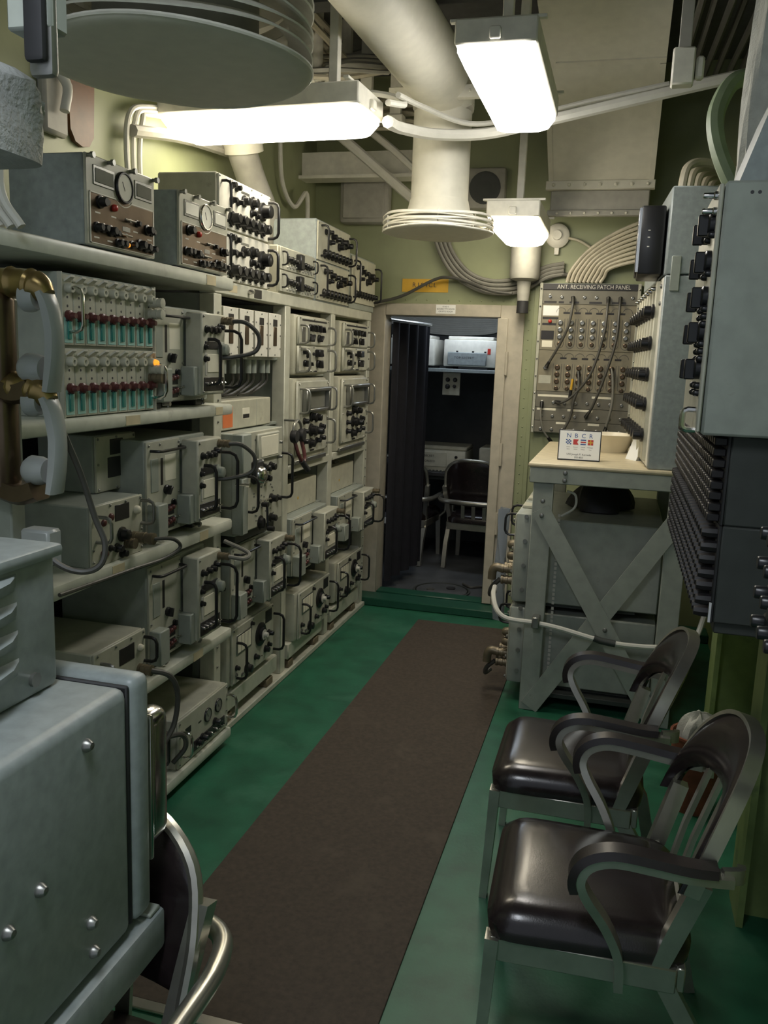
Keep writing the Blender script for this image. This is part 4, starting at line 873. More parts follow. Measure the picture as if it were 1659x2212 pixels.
# transmitters under the bench
for z0, z1, lb in ((.086, .508, 'lower grey transmitter chassis under the workbench'), (.510, .985, 'upper grey transmitter chassis under the workbench')):
    hh = z1-z0
    d = Dev('transmitter', lb, 'transmitter', (-.445, 4.68, z0), R(-90), .98, hh, .72, 'transmitters under the workbench')
    d.box('chassis', -.485, .485, .07, .70, .02, hh-.03, 'grey', .006); d.box('skid', -.46, .46, .1, .6, 0, .02, 'grey_dark', .002)
    d.box('front_unit', -.49, .49, .0, .075, .015, hh-.012, 'grey', .010, seg=2); d.panel(.02, .98, .06, .95, 'grey_light', .006, name='front_panel')
    for u in (.62, .90): d.handle(u, .70, .93, .06, .0065, 'black', -.004)
    for u in (.50, .78):
        d.box('top_clip', d.X(u)-.05, d.X(u)+.05, .01, .06, hh-.012, hh+.004, 'grey_cream', .003)
    for u, v in ((.95, .62), (.95, .50), (.70, .6), (.70, .45), (.40, .5)): d.put('round_cap', k_dome(.024, .035, 'connector'), u, v, -.006)
    for u, v in ((.93, .34), (.93, .22), (.80, .30), (.60, .25)): d.put('connector', k_conn(.024, .06), u, v, -.006)
    d.put('elbow', shared('elb', lambda: MB().tube(cr([(0, 0, 0), (0, -.035, .004), (0, -.05, -.02), (0, -.052, -.06)], 5), .022, 12).mesh('elbow', 'connector')), .93, .34, -.06)
    d.cable([(d.X(.93), -.07, .22*hh), (d.X(.92), -.11, .12*hh), (d.X(.90), -.12, -.02*hh+.02), (d.X(.86), -.10, .02)], .012, 'cable_dark', 'lead')
    d.screws([(u, v) for u in (.995,) for v in (.1, .35, .6, .9)]+[(.2, .9), (.5, .9), (.8, .9)], .009, -.006)
    b = MB()
    for i in range(4): b.cyl((.492, .05, .08+hh*.26*i), (.50, .05, .08+hh*.26*i), .011, n=8)
    tag(b.build('bolts', 'steel', d.o), kind='stuff')
    b = MB(); n_ = int(hh/.022)
    for i in range(n_): b.box(.484, .488, .20, .212, .02+i*.022, .034+i*.022)
    tag(b.build('hinge_perforations', 'print', d.o), kind='stuff')
cable('white_cable', 'thick white cable sagging across the end of the workbench', 'cable', [(-.535, 4.23, .58), (-.53, 4.15, .555), (-.497, 4.07, .505), (-.44, 4.05, .474), (-.312, 4.05, .468), (-.19, 4.05, .454), (.01, 4.045, .418), (.16, 4.05, .41), (.30, 4.06, .420), (.42, 4.10, .45), (.48, 4.2, .60)], .0125, 'cable_white')
t = empty('cable_clamp', 'small metal clamp holding the white cable on the bench leg', 'clamp', (-.305, 4.05, .45)); B(-.018, .018, -.022, .046, -.006, .05, .005).build('clip', 'steel', t)
t = empty('cable_splice', 'grey taped splice on the white cable where the braces cross', 'splice', (.022, 4.046, .416)); MB().tube([(-.05, 0, .012), (-.02, 0, .002), (.05, 0, -.006)], .0165, 10).build('sleeve', 'grey_dark', t)
t = empty('plastic_sheet', 'crumpled clear plastic sheet hanging in front of the transmitters', 'plastic sheet', (-.54, 4.6, .3), R(-90))
MB().grid(lambda a, b_: (-.05+.09*a+.02*math.sin(5*b_), -.015+.03*math.sin(7*a+4*b_)-.03*b_*(1-b_), .62*b_-.0), 8, 12, (0, .003, 0)).build('sheet', 'plastic_bag', t)
t = empty('black_bag', 'black lump of cloth on top of the transmitters under the bench', 'bag', (-.06, 4.62, .962))
def lump(a, b_):
    th = 2*PI*a; ph = PI*.5*b_; r = 1+.18*math.sin(3*th+2*ph)+.12*math.sin(5*th)
    return (.15*r*math.cos(th)*math.cos(ph), .16*r*math.sin(th)*math.cos(ph), .165*math.sin(ph)*(1+.1*math.sin(2*th)))
MB().grid(lump, 20, 8).build('cloth', 'black_matt', t, 80)
cable('patch_cable', 'white lead hooked under the bench rail by the left leg', 'cable', [(-.21, 4.20, 1.10), (-.17, 4.21, 1.08), (-.17, 4.21, 1.02), (-.23, 4.19, .975)], .006, 'cable_white')
# things on the bench
t = empty('flag_sign', 'framed card with signal flags standing on the workbench', 'sign', (-.173, 4.29, 1.240), R(2))
fr = B(-.102, .102, -.004, .006, 0, .150, .002).build('frame', 'black', t); fr.rotation_euler = (R(-10), 0, 0)
c_ = B(-.097, .097, -.0055, -.0042, .006, .145).build('card', 'paper_white', t); c_.rotation_euler = (R(-10), 0, 0)
def on_card(o): o.parent = c_; return o
for s, x in zip('NBCR', (-.053, -.018, .017, .052)): on_card(text(s, .030, 'blue_print', c_, (x, -.0057, .121), ext=.0003))
FS = .026
def flag(x, parts):
    for (a, b_, c0, c1, mm) in parts: B(x+a*FS, x+b_*FS, -.0062, -.0056, .078+c0*FS, .078+c1*FS).build('flag_piece', mm, c_)
q = .25
flag(-.066, [(i*q, (i+1)*q, j*q, (j+1)*q, 'blue_print') for i in range(4) for j in range(4) if (i+j) % 2])
MB().prism([(-.031, -.0056, .078), (-.005, -.0056, .078), (-.012, -.0056, .091), (-.005, -.0056, .104), (-.031, -.0056, .104)], (0, -.0006, 0)).build('flag_piece', 'red', c_)
flag(.004, [(0, 1, .8, 1, 'blue_print'), (0, 1, .4, .6, 'red'), (0, 1, 0, .2, 'blue_print')])
flag(.039, [(0, .4, .6, 1, 'red'), (.6, 1, .6, 1, 'red'), (0, .4, 0, .4, 'red'), (.6, 1, 0, .4, 'red'), (.4, .6, 0, 1, 'yellow'), (0, .4, .4, .6, 'yellow'), (.6, 1, .4, .6, 'yellow')])
text('USS Joseph P. Kennedy', .0125, 'ink', c_, (0, -.0057, .030), ext=.0002); text('DD-850', .0125, 'ink', c_, (0, -.0057, .015), ext=.0002)
for i, (s1, s2) in enumerate((('Nuclear', 'NBCR'), ('Biological', 'Warfare'), ('Chemical', 'Defense'), ('Radiological', 'Team'))):
    for k, s in enumerate((s1, s2)): text(s, .0055, 'ink', c_, (-.053+.035*i, -.0057, .066-.011*k), ext=.0001)
t = empty('basin', 'round cream bowl on the workbench behind the flag sign', 'bowl', (-.03, 4.88, 1.240))
MB().lathe([(.001, 0), (.085, 0), (.088, .004), (.128, .092), (.134, .096), (.128, .098), (.083, .012), (.001, .010)], 36).build('bowl', 'porcelain', t)
t = empty('card_stand', 'tilted clear card stand beside the tall switchboard', 'card stand', (.075, 4.50, 1.240), R(-60))
MB().prism([(-.05, 0, 0), (.05, 0, 0), (.05, .05, .13), (-.05, .05, .13)], (0, .004, .002)).build('card', 'paper_white', t)
MB().prism([(-.05, 0.004, 0), (.05, .004, 0), (.05, .07, .002), (-.05, .07, .002)], (0, 0, .004)).build('base', 'plastic_bag', t)

# tall switchboard standing on the bench
d = Dev('switchboard', 'tall blue-grey switchboard with rows of black knobs standing on the workbench', 'switchboard', (.101, 4.66, 1.240), R(-86.5), 1.10, 1.245, .22)
d.box('case', -.55, .55, .012, .23, 0, .868, 'grey_blue', .006); d.box('upper_case', -.55, .55, .012, .23, .873, 1.245, 'grey_blue', .006)
d.panel(.01, .99, .01, .69, 'white', .002, .010, name='front_panel')
for i in range(7): d.box('rail', d.X(.09+.135*i)-.022, d.X(.09+.135*i)+.022, -.012, .012, .03, .85, 'grey_cream', .004)
for j, v in enumerate((.12, .235, .345, .46, .575)):
    for i in range(7): d.put('knob', k_round(.029, .046), .09+.135*i, v, -.012)
for i in range(7):
    d.put('lamp_cap', k_dome(.010, .025, 'chrome'), .09+.135*i, .655, -.012)
for v, u in ((.66, .965), (.60, .965)): d.put('catch', shared('cat', lambda: MB().lathe([(.011, 0), (.009, -.01), (.001, -.012)], 8, axis='y').mesh('catch', 'steel')), u, v, .01)
b = d.box('hinge_plate', .548, .556, .035, .075, .80, .95, 'grey', .002)
d = Dev('instrument_box', 'glossy black instrument box fixed to the aisle side of the switchboard', 'instrument', (.02, 4.34, 2.115), R(-90), .34, .30, .112)
d.case('black', .010, 2); d.panel(.04, .96, .04, .96, 'black', .006, name='glass_front', bev=.004)
d.box('chrome_edge', d.X(.985), d.X(1.0), -.004, .01, .01, .29, 'chrome', .001)
for z in (.12, .16, .19): d.box('tick_mark', .1701, .1707, .04, .050, z, z+.004, 'print', 0)
for i in range(5):
    x = .20+.035*i
    cable('gland_cable', ['nearest', 'second', 'middle', 'fourth', 'farthest'][i]+' cream cable of the row entering the switchboard top', 'cable', [(x, 4.40+.1*i, 2.486), (x, 4.40+.1*i, 2.56), (x+.02, 4.42+.1*i, 2.63), (x+.10, 4.5+.1*i, 2.66), (x+.25, 4.6+.1*i, 2.64)], .020, 'cable_beige', 'cables into the switchboard top')

# ================================================================== RIGHT-HAND CONSOLES
d = Dev('patch_field', 'upper black patch field packed with rows of small knobs on the right', 'patch field', (.25, 2.77, 1.345), R(-90), 1.34, .210, .37)
d.case('grey_dark', .004); d.panel(.0, 1, 0, 1, 'black_matt', .003, name='face')
kb = shared('pk1', lambda: B(-.014, .014, -.028, 0, -.009, .009, .002).mesh('plug', 'plug_black'))
for i in range(30):
    for j in range(8): d.put('plug', kb, .025+i*.0327+(.006 if j % 2 else 0), .07+j*.122, -.003)
d = Dev('patch_field', 'lower dark patch field with larger stubby knobs on the right', 'patch field', (.25, 2.77, 1.110), R(-90), 1.34, .234, .37)
d.case('grey_dark', .004); d.panel(.0, 1, 0, 1, 'black_matt', .003, name='face'); d.box('chrome_edge', .665, .67, -.008, .0, .0, .05, 'chrome', .001)
kb = shared('pk2', lambda: MB().lathe([(.014, 0), (.014, -.02), (.011, -.035), (.001, -.036)], 8, axis='y').mesh('plug', 'plug_black'))
for i in range(26):
    for j in range(7): d.put('plug', kb, .03+i*.0378+(.008 if j % 2 else 0), .08+j*.138, -.003)
struct('trim_10', B(.26, XR, 2.12, 3.42, 1.080, 1.1095, .003), 'grey_dark', 'steel bracket shelf carrying the right-hand consoles', 'bracket')
d = Dev('grey_receiver', 'pale green-grey receiver with paired black knobs above the patch fields', 'receiver', (.175, 2.28, 1.556), R(-90), .46, .545, .45)
d.box('case', -.23, .23, .006, .45, .0, .545, 'grey', .006); d.panel(0, 1, .01, .99, 'grey_light', .006, name='front_panel', bev=.003)
for v in (.845, .70, .56, .42, .27):
    for u in (.90, .58): d.put('knob', k_bar(.022, .034), u, v, -.006)
for v in (.80, .65, .51, .48, .45, .37, .34, .31, .20, .17):
    for u in (.95, .75): d.put('button', k_dome(.008, .014, 'black'), u, v, -.006)
for v in (.95, .89): d.put('thumb_screw', k_round(.008, .03, 'chrome'), .95, v, -.006)
d.handle(.92, .015, .10, .03, .007, 'chrome', -.004)
b = MB()
for x, z in ((.06, .52), (.075, .52), (.16, .20)): b.cyl((.2305, x, z), (.2295, x, z), .004, n=8)
tag(b.build('holes', 'ink', d.o), kind='stuff')
d = Dev('knob_console', 'dark console edge with black knobs at the right edge of the view', 'console', (.272, 1.41, 1.26), R(-90), .24, .20, .38)
d.case('grey_dark', .004); d.panel(0, 1, 0, 1, 'grey', .003, name='face')
for u in (.12, .4, .7): d.knobs([(u, v, .014, .028) for v in (.15, .4, .65, .9)], -.003)
struct('trim_11', B(.30, XR, 1.30, 1.52, 1.230, 1.2595, .003), 'grey_dark', 'steel bracket under the dark console at the right edge', 'bracket')
# steel bracket, canvas sleeve and hose above the receiver
t = empty('steel_cabinet', 'riveted grey steel case standing on the pale receiver', 'case', (.33, 2.30, 2.1012))
MB().prism([(-.12, -.20, 0), (-.12, .18, 0), (-.06, .10, .19), (-.05, -.20, .22)], (.35, 0, 0)).build('case', 'grey_blue', t)
b = MB()
for y, z in ((-.16, .05), (-.16, .12), (-.1, .17), (0.02, .15), (.08, .08)): b.sphere((-.10+z*.25, y, z), .007, 6)
tag(b.build('rivets', 'steel', t), kind='stuff')
cv = empty('cable_sleeve', 'wrinkled pale canvas sleeve of cables dropping at the right', 'sleeve', (.40, 2.85, 2.12))
def sleeve(a, b_):
    th = 2*PI*a; z = b_*1.3; r = .085+.05*b_+.012*math.sin(5*th+3*b_)+.008*math.sin(11*th-9*b_)
    return (-.03+.10*b_*b_+r*math.cos(th), -.10*b_+r*math.sin(th), z)
m = MB(); n_ = 40
m.loft([m.ring([sleeve(j/n_, i/18) for j in range(n_)]) for i in range(19)]); m.build('sleeve', 'canvas', cv)
cable('green_hose', 'green rubber hose arching down behind the canvas sleeve', 'hose', [(.58, 3.55, 2.66), (.42, 3.50, 2.72), (.30, 3.42, 2.70), (.245, 3.35, 2.60), (.24, 3.30, 2.50), (.275, 3.25, 2.38), (.34, 3.22, 2.27), (.44, 3.2, 2.2)], .030, 'hose_green')
for i in range(5):
    cable('tangled_cable', 'thin dark cable of the tangle behind the green hose', 'cable', [(.62, 3.9, 2.45+.07*i), (.48, 3.85, 2.40+.09*i), (.38, 3.8, 2.52+.06*i), (.46, 3.9, 2.62+.05*i), (.63, 4.0, 2.7+.03*i)], .012, 'cable_grey', 'tangled cables behind the hose')
cable('loop_cable', 'pair of white leads drooping under the right-hand console', 'cable', [(.36, 2.95, 1.078), (.38, 3.1, .98), (.40, 3.35, .86), (.42, 3.5, .83), (.47, 3.6, .90)], .007, 'cable_white')
# bin with a white bag, behind the chairs
t = empty('waste_bin', 'rust-red bin behind the chairs', 'bin', (.40, 3.36, 0))
MB().lathe([(.001, 0), (.075, 0), (.10, .30), (.105, .30), (.105, .31), (.095, .31), (.07, .01), (.001, .01)], 24).build('bin', 'rust', t)
t = empty('plastic_bag', 'crumpled white bag stuffed in the top of the rust-red bin', 'bag', (.40, 3.36, .285))
m = MB(); m.grid(lambda a, b_: ((.07+.015*math.sin(7*2*PI*a))*math.cos(2*PI*a)*math.cos(PI/2*b_)**.7, (.07+.015*math.sin(5*2*PI*a+1))*math.sin(2*PI*a)*math.cos(PI/2*b_)**.7, .10*math.sin(PI/2*b_)*(1+.15*math.sin(9*a*PI))), 28, 8); m.build('bag', 'canvas', t, 25)

# ================================================================== ARMCHAIRS
def seat_pad(w, dp, z0, z1, par, m='leather'):
    def pt(a, b_):
        # squircle plan, nearly flat top with a crowned edge
        x = (a-.5)*2; y = (b_-.5)*2; k = max(abs(x), abs(y)); e = 9.0
        rr = (abs(x)**e+abs(y)**e)**(1/e)
        s = k/rr if rr > 0 else 1
        f_ = 1-max(0, (k-.72)/.28)**3
        return (x*s*w/2*(1-.09*b_), y*s*dp/2, z0+.035+(z1-z0-.035)*f_+.008*(1-x*x)*(1-y*y))
    mb = MB(); n = 16
    A = [[mb.bm.verts.new(pt(i/n, j/n)) for j in range(n+1)] for i in range(n+1)]
    for i in range(n):
        for j in range(n): mb.bm.faces.new((A[i][j], A[i+1][j], A[i+1][j+1], A[i][j+1]))
    rim = [A[i][0] for i in range(n+1)]+[A[n][j] for j in range(1, n+1)]+[A[i][n] for i in range(n-1, -1, -1)]+[A[0][j] for j in range(n-1, 0, -1)]
    low = [mb.bm.verts.new((v.co.x*.985, v.co.y*.985, z0)) for v in rim]
    k = len(rim)
    for i in range(k): mb.bm.faces.new((rim[i], rim[(i+1) % k], low[(i+1) % k], low[i]))
    mb.bm.faces.new(low)
    return mb.build('seat', m, par, 60)
def back_y(x, z): return .215+(z-.44)*.30-.05*(x/.25)**2
def flat(w_, t_): return [(-w_/2, -t_/2), (w_/2, -t_/2), (w_/2, t_/2), (-w_/2, t_/2)]
def armchair(label, loc, rz, panel=False, group='aluminium armchairs', bt=.87):
    t = empty('armchair', label, 'chair', loc, rz, group)
    seat_pad(.50, .47, .375, .448, t)
    f = MB().box(-.235, .235, -.225, -.205, .315, .375, .003).box(-.225, .225, .20, .22, .315, .375, .003).box(-.235, -.215, -.205, .20, .315, .375, .003).box(.215, .235, -.205, .20, .315, .375, .003)
    f.build('seat_frame', 'alu', t)
    for s in (-1, 1):
        MB().sweep([(s*.222, -.215, .374), (s*.226, -.222, .20), (s*.230, -.232, 0)], lambda q: flat(.045-.012*q, .032-.008*q), (1, 0, 0)).build('leg', 'alu', t)
        zz = [0, .2, .36, .44, .52, .60] if not panel else [0, .2, .36, .44, .56, .68]
        pts = [(s*(.215 if z < .45 else .215+(z-.45)*.14), (.30-.085*z/.36 if z < .36 else back_y(.20, z)), z) for z in zz]
        MB().sweep(pts, flat(.034, .042), (1, 0, 0)).build('leg', 'alu', t)
        if not panel:
            # arm: rises from the seat side, sweeps forward, curls back to the post
            P = cr([(s*.243, .075, .315), (s*.252, .068, .40), (s*.268, .035, .48), (s*.285, -.012, .555), (s*.292, -.028, .60), (s*.293, -.010, .638), (s*.293, .04, .657), (s*.290, .12, .652), (s*.285, .20, .643), (s*.272, .285, .640)], 5)
            MB().sweep(P, flat(.044, .020), (1, 0, 0)).build('arm_support', 'alu', t)
            Q = [p for p in P if p.z > .575]
            pad = [(-.027, .010), (-.021, .028), (.021, .028), (.027, .010), (.024, .009), (-.024, .009)]
            pts = [Vector(p) for p in Q[:-2]]
            pw = MB(); pw.sweep(pts, [(a, -b_) for a, b_ in pad], (1, 0, 0)).build('arm_pad', 'arm_pad', t)
            MB().sweep(cr([(s*.274, .262, .645), (s*.262, .30, .645), (s*.235, .305, .64)], 4), flat(.034, .016), (0, 0, 1)).build('arm_end', 'alu', t)
    if not panel:
        N = 24
        def outer(a):   # a in [0,1] from left foot over the arch to right foot
            th = PI*(1-a); c, s_ = math.cos(th), math.sin(th)
            x = .252*math.copysign(abs(c)**.75, c); z = .575+.30*abs(s_)**.8
            return x, z
        def inner(a):
            th = PI*(1-a); c, s_ = math.cos(th), math.sin(th)
            return .247*math.copysign(abs(c)**.95, c), .575+.145*abs(s_)**.95
        m = MB()
        m.grid(lambda a, b_: (lambda x, z: (x, back_y(x, z)-.006-.020*math.sin(PI*b_)**.5, z))(*[(1-b_)*o+b_*i for o, i in zip(outer(a), inner(a))]), N, 6)
        m.grid(lambda a, b_: (lambda x, z: (x, back_y(x, z)+.006+.016*math.sin(PI*b_)**.5, z))(*[(1-b_)*o+b_*i for o, i in zip(outer(a), inner(a))]), N, 6)
        m.build('crest_pad', 'leather', t, 60)
        P = [(lambda x, z: Vector((x, back_y(x, z), z)))(*outer(i/40)) for i in range(41)]
        mm = MB(); rings = []
        for i, p in enumerate(P):
            tg = (P[min(i+1, 40)]-P[max(i-1, 0)]).normalized(); yv = Vector((0, 1, -.25)).normalized(); nn = tg.cross(yv).normalized()
            rings.append(mm.ring([p+yv*a+nn*b_ for a, b_ in ((-.014, -.004), (.020, -.004), (.020, .007), (-.014, .007))]))
        mm.loft(rings).build('back_hoop', 'alu', t)
        for x in (-.12, -.04, .04, .12):
            ztop = .575+.145*(1-(x/.247)**2)**.5+.012
            MB().sweep([(x, back_y(x, .47)-.005, .42), (x, back_y(x, .55), .55), (x, back_y(x, ztop), ztop)], flat(.024, .012), (1, 0, 0)).build('slat', 'alu', t)
        MB().sweep([(x, back_y(x, .43)+.0, .425) for x in (-.215, -.1, 0, .1, .215)], flat(.03, .014), (0, 0, 1)).build('back_rail', 'alu', t)
    else:
        def pp(sd):
            def fn(a, b_):
                x = (a-.5)*.46; k = abs(2*a-1); zt = bt-.10*max(0, (k-.55)/.45)**2; z = .52+(zt-.52)*b_
                e = (1-max(k, abs(2*b_-1))**8)
                return (x, back_y(x, z)+sd*(.004+.016*e**.5), z)
            return fn
        m = MB(); m.grid(pp(-1), 14, 12); m.grid(pp(1), 14, 12); m.build('back_pad', 'leather', t, 60)
        P = [Vector((s*.232*(1 if abs(s) < 1 else 1), 0, 0)) for s in (-1, 1)]
        hoop = cr([(x, back_y(x, z), z) for x, z in ((-.235, .50), (-.242, bt-.17), (-.215, bt-.06), (-.12, bt+.003), (0, bt+.015), (.12, bt+.003), (.215, bt-.06), (.242, bt-.17), (.235, .50))], 5)
        MB().tube(hoop, .014, 8).build('back_hoop', 'alu', t)
        arm = cr([(-.285, -.20, .40), (-.290, -.20, .50), (-.292, -.15, .570), (-.292, .05, .575), (-.288, .22, .572), (-.245, .320, .570), (-.12, .355, .570), (0, .365, .570), (.12, .355, .570), (.245, .320, .570), (.288, .22, .572), (.292, .05, .575), (.292, -.15, .570), (.290, -.20, .50), (.285, -.20, .40)], 6)
        MB().tube(arm, .020, 10).build('arm_hoop', 'alu', t)
        for s in (-1, 1): MB().tube([(s*.285, -.20, .40), (s*.235, -.20, .35)], .016, 8).build('arm_bracket', 'alu', t)
        for x in (-.09, .0, .09): MB().sweep([(x, .22, .40), (x, back_y(x, .53), .53)], flat(.03, .012), (1, 0, 0)).build('slat', 'alu', t)
    return t
armchair('nearest black-padded aluminium armchair at the lower right', (.02, 2.06, 0), R(-88))
armchair('second black-padded aluminium armchair, next to the crossed workbench braces', (-.065, 2.76, 0), R(-90))
armchair('dark panel-backed armchair beyond the grey machine at the lower left', (-.925, 1.075, 0), 0, True, bt=.80)

# ================================================================== NEAR LEFT: MACHINE ON ITS STAND, HANDSETS
st = empty('machine_stand', 'grey steel stand under the machine at the lower left', 'stand', (-1.0, .78, 0))
B(-.32, .262, -.6, .515, .60, .682, .010, 2).build('table', 'grey_blue', st); B(-.30, .20, -.58, -.02, 0, .60, .006).build('cabinet', 'grey_blue', st); B(-.31, -.29, -.02, .46, 0, .60, .003).build('side_panel', 'grey_blue', st)
B(.20, .255, .47, .505, .6825, .690, .002).build('slot_plate', 'grey', st)
t = empty('teletype_machine', 'large grey metal machine cabinet with rounded edges at the lower left', 'machine', (-1.0, .78, .690))
B(-.30, .248, -.6, .425, 0, .455, .020, 3).build('cabinet', 'grey_blue', t)
B(-.305, .252, .432, .488, .005, .462, .018, 3).build('front_cover', 'grey_blue', t); B(-.295, .243, .424, .434, .008, .452, .003).build('gasket', 'black_matt', t)
for y, z in ((.30, .405), (.11, .215), (.18, .235), (.30, .10), (.305, .045), (.03, .035), (-.17, .33), (-.16, .05)):
    MB().lathe([(.011, 0), (.011, .004), (.006, .012), (.001, .013)], 10, (.248, y, z), 'x').build('screw', 'steel', t)
hd = MB(); hd.box(.17, .250, .488, .500, .095, .375, .006, 2); hd.box(.185, .240, .498, .578, .105, .365, .026, 4); hd.build('handle', 'chrome', t)
b = MB().box(-.30, .135, -.6, .345, 0, .235, .012, 2)
t2 = empty('louvred_box', 'grey box with pressed louvres on top of the machine at the lower left', 'box', (-1.0, .83, 1.1452)); b.build('case', 'grey_blue', t2)
B(-.31, .145, -.61, .355, .218, .240, .008, 2).build('lid', 'grey_blue', t2)
for i in range(4):
    z = .045+.045*i
    m = MB(); m.grid(lambda a, b_: (.134+.034*b_**.7*(1 if b_ < .99 else 0)*min(1, 7*a, 7*(1-a))**.5, -.35+.60*a, z+.032*b_), 16, 6); m.build('louvre', 'grey_blue', t2)
b = MB().cyl((.135, .28, .03), (.141, .28, .03), .012, n=10); b.build('lock', 'steel', t2)
# handsets on a post
pst = empty('steel_post', 'pale steel post carrying the two handsets', 'post', (-1.335, 1.64, 0)); B(-.03, .03, -.02, .03, 0, 1.80, .004).build('post', 'grey', pst)
def handset(label, z):
    t = empty('telephone_handset', label, 'telephone', (-1.185, 1.60, z), 0, 'handsets on the post')
    # cradle: bronze hood above, cup below, spine at the post
    m = MB(); hp = cr([(-.17, 0, .212), (-.10, 0, .214), (-.05, 0, .213), (-.015, 0, .205), (.006, 0, .186)], 5); m.tube(hp, [(.030, .034)[i % 5 == 2] if i < 14 else .033-.0022*(i-14) for i in range(len(hp))], 16); m.build('hood', 'brass', t)
    B(-.17, -.085, -.032, .032, -.025, .20, .024, 3).build('cradle_spine', 'bronze', t)
    m = MB(); m.sweep(cr([(-.12, 0, .0), (-.07, 0, -.012), (-.03, 0, .0)], 4), [(-.03, -.022), (-.02, -.03), (.02, -.03), (.03, -.022), (.03, .012), (-.03, .012)], (0, 1, 0)); m.build('cup', 'bronze', t)
    # handset: curved grip with two caps
    g = cr([(.0, 0, .195), (.012, 0, .165), (.021, 0, .11), (.019, 0, .05), (.010, 0, -.012)], 6)
    MB().sweep(g, lambda q: [(a*(.021+.004*abs(2*q-1)), b_*(.010+.005*math.sin(PI*q))) for a, b_ in ((-1, -.6), (-.6, -1), (.6, -1), (1, -.6), (1, .6), (.6, 1), (-.6, 1), (-1, .6))], (0, 1, 0)).build('grip', 'phone_grey', t)
    MB().lathe([(.001, .0), (.026, .0), (.032, -.018), (.033, -.04), (.025, -.052), (.001, -.052)], 20, (-.005, 0, .035), 'x').build('mouthpiece', 'phone_grey', t)
    MB().lathe([(.001, .0), (.026, .0), (.032, -.015), (.032, -.03), (.001, -.034)], 20, (-.015, 0, .185), 'x').build('earpiece', 'phone_grey', t)
    return t
handset('upper grey telephone handset in a bronze cradle at the left', 1.615); handset('lower grey telephone handset in a bronze cradle at the left', 1.395)
cable('phone_cord', 'black cord looping down from the telephone handsets', 'cord', [(-1.18, 1.60, 1.60), (-1.165, 1.62, 1.52), (-1.15, 1.66, 1.42), (-1.13, 1.68, 1.32), (-1.105, 1.68, 1.26), (-1.105, 1.66, 1.215), (-1.14, 1.64, 1.20), (-1.19, 1.62, 1.22), (-1.26, 1.62, 1.28)], .007, 'cable_dark')
t = empty('switch_box', 'small grey switch box below the telephone handsets', 'switch box', (-1.225, 1.62, 1.21)); B(-.045, .03, -.02, .03, 0, .085, .006).build('box', 'phone_grey', t); MB().lathe([(.014, -.021), (.014, -.03), (.001, -.03)], 12, (-.005, 0, .045), 'y').build('button', 'grey_dark', t)
# overhead at the upper left
t = empty('lagged_box', 'lumpy grey lagged box at the upper left corner', 'box', (-1.022, 1.12, 1.985))
m = MB()
def lag(a, b_):
    th = 2*PI*a; q = math.cos(th), math.sin(th); e = .35
    x = .125*math.copysign(abs(q[0])**e, q[0]); y = .16*math.copysign(abs(q[1])**e, q[1]); z = .135*b_
    k = 1 if b_ < .75 else 1-.5*((b_-.75)/.25)**2
    w_ = .012*math.sin(9*th+7*b_)*b_
    return ((x+w_)*k-.02, (y+w_)*k, z+.012*math.sin(5*th)*b_)
n_ = 48; m.loft([m.ring([lag(j/n_, i/10) for j in range(n_)]) for i in range(11)]); m.build('body', 'lagging', t, 50)
t = empty('gasket_frame', 'grey steel door edge with a dark rubber strip at the upper left', 'frame', (-.812, 1.10, 2.0))
B(-.035, .035, -.02, .02, .12, 1.44, .004).build('edge', 'grey', t)
B(.0, .032, -.034, -.018, .075, 1.0, .012, 2).build('rubber_strip', 'black_matt', t); B(-.004, .036, -.019, .0, .060, 1.0, .010, 2).build('strip_holder', 'steel', t)
for i in range(3): cable('drop_cable', 'white cable hanging by the left edge beside the grey receiver', 'cable', [(-1.62+.03*i, 1.88, 2.9), (-1.60+.03*i, 1.9, 2.5), (-1.56+.02*i, 1.9, 2.25), (-1.60+.03*i, 1.92, 2.08), (-1.55+.03*i, 1.93, 1.992)], .012, 'cable_white', 'white cables at the left edge')

# ================================================================== ROOM BEYOND THE DOORWAY
t = empty('curtain', 'black pleated curtain drawn aside in the doorway', 'curtain', (-1.50, 6.2, .10))
MB().grid(lambda a, b_: (-.055+.10*a+.028*math.sin(a*8*PI)*(1-.15*b_), -.33+.72*a, 1.85*b_), 64, 4, (.004, 0, 0)).build('cloth', 'curtain', t, 80)
MB().cyl((-.07, -.36, 1.865), (.05, .42, 1.865), .010, n=8).build('rod', 'steel', t)
struct('trim_12', B(-2.0, -.2, 6.95, 7.95, 1.605, 1.635, .004), 'grey_blue', 'blue-grey shelf in the room beyond the doorway', 'shelf')
def safe(label, x, w_, txt=None):
    t = empty('cipher_machine', label, 'machine', (x, 7.0, 1.635)); 
    B(-w_/2, w_/2, .0, .40, .02, .235, .010, 2).build('cabinet', 'white', t); B(-w_/2+.03, w_/2-.03, .02, .35, .235, .262, .006).build('lid', 'white', t)
    for s in (-1, 1): B(s*w_*.4-.03, s*w_*.4+.03, .05, .3, 0, .02).build('foot', 'black_matt', t)
    B(w_/2-.07, w_/2-.045, -.003, 0, .125, .17).build('red_tag', 'red', t)
    if txt:
        B(-w_*.41, w_*.33, -.03, 0, .03, .135, .006).build('cover', 'grey_blue', t); text(txt, .026, 'ink', t, (-.04, -.0305, .09), spacing=1.15)
        b = MB()
        for u in (-.1, .03, .13): b.box(u-.008, u+.008, -.025, -.01, .135, .146)
        tag(b.build('clips', 'black', t), kind='stuff')
safe('white cipher machine with lettered cover on the shelf beyond the doorway', -1.205, .43, 'TOP SECRET'); safe('white machine half hidden by the curtain on the far shelf', -1.70, .40)
d = Dev('knob_plate', 'small pale plate with four knobs hung under the far shelf', 'control plate', (-1.345, 7.0, 1.42), 0, .145, .185, .03)
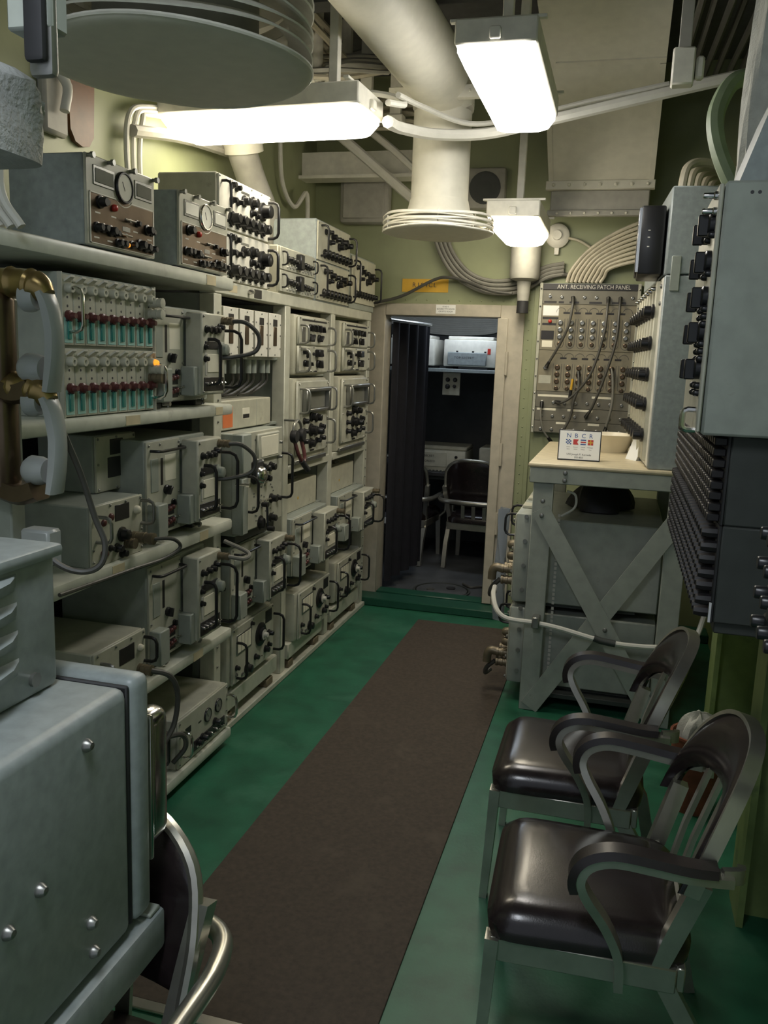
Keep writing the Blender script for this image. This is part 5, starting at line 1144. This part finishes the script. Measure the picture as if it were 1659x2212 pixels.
d.case('grey_light', .003); d.knobs([(.3, .68, .016, .03), (.72, .68, .016, .03), (.3, .38, .018, .03), (.70, .40, .012, .04)], 0); 
dk = empty('far_desk', 'dark desk in the room beyond the doorway', 'desk', (-1.15, 7.4, 0)); B(-.75, .75, -.30, .45, .70, .735, .006).build('top', 'grey_dark', dk)
for x in (-.72, .68):
    for y in (-.28, .40): B(x, x+.04, y, y+.04, 0, .70).build('leg', 'grey_dark', dk)
t = empty('teleprinter', 'grey lettered teleprinter on the desk beyond the doorway', 'machine', (-1.46, 7.15, .735)); B(-.28, .24, 0, .40, .0, .21, .012, 2).build('cabinet', 'grey_light', t); B(-.28, .24, .05, .40, .21, .245, .010).build('lid', 'grey_light', t)
B(-.26, .08, -.006, 0, .07, .195, .003).build('front_plate', 'grey_light', t); text('TOP SECRET', .026, 'ink', t, (-.10, -.0065, .16)); text('AUTHORIZED', .026, 'ink', t, (-.10, -.0065, .115))
B(-.26, .14, -.10, 0, .0, .035, .004).build('keyboard', 'black_matt', t); MB().lathe([(.014, 0), (.010, -.015), (.001, -.015)], 10, (.16, 0, .16), 'y').build('knob', 'black', t)
b = MB()
for i in range(12):
    for j in range(3): b.cyl((-.24+.031*i, -.085+.028*j, .035), (-.24+.031*i, -.085+.028*j, .044), .009, n=6)
tag(b.build('keys', 'grey_dark', t), kind='stuff')
t = empty('tape_reader', 'pale tape machine with round knob at the right on the far desk', 'machine', (-1.02, 7.15, .735)); B(-.12, .14, 0, .35, 0, .11, .008).build('base', 'grey_light', t); B(-.09, .14, .02, .33, .11, .255, .012).build('head', 'grey_light', t)
MB().sphere((.06, -.01, .20), .035, 14).build('knob', 'black', t)
armchair('panel-backed armchair in the room beyond the doorway', (-1.07, 7.13, .002), R(176), True, bt=.90)
armchair('armchair half hidden by the curtain beyond the doorway', (-1.70, 7.13, .002), R(176), True, bt=.90)
for i in range(9):
    z = 1.95+.019*i
    cable('far_cable', 'pale cable of the bundle high in the room beyond the doorway', 'cable', [(-2.2, 7.975, z+.1), (-1.75, 7.975, z), (-1.35, 7.975, z-.005), (-1.12+.02*i, 7.975, z+.03), (-.95+.02*i, 7.975, z+.14), (-.9+.02*i, 7.975, z+.3)], .011, 'cable_white', 'cables in the far room', 5, 6)
t = empty('deck_hatch', 'round dark hatch cover set in the far deck', 'hatch', (-1.17, 6.12, .002)); MB().lathe([(.001, .012), (.17, .012), (.19, .008), (.19, 0), (.001, 0)], 32).build('cover', 'dark_floor', t); MB().lathe([(.215, 0), (.215, .010), (.20, .012), (.197, 0)], 32).build('ring', 'grey_dark', t); MB().cyl((-.08, -.03, .012), (-.08, -.03, .02), .03, n=12).build('dog', 'steel', t); MB().cyl((.06, .05, .012), (.06, .05, .02), .035, n=12).build('dog', 'black_matt', t)
cable('far_cable', 'black cable lying across the far deck by the hatch', 'cable', [(-1.05, 6.36, .012), (-.98, 6.28, .012), (-.9, 6.33, .012), (-.8, 6.35, .012)], .010, 'cable_dark')
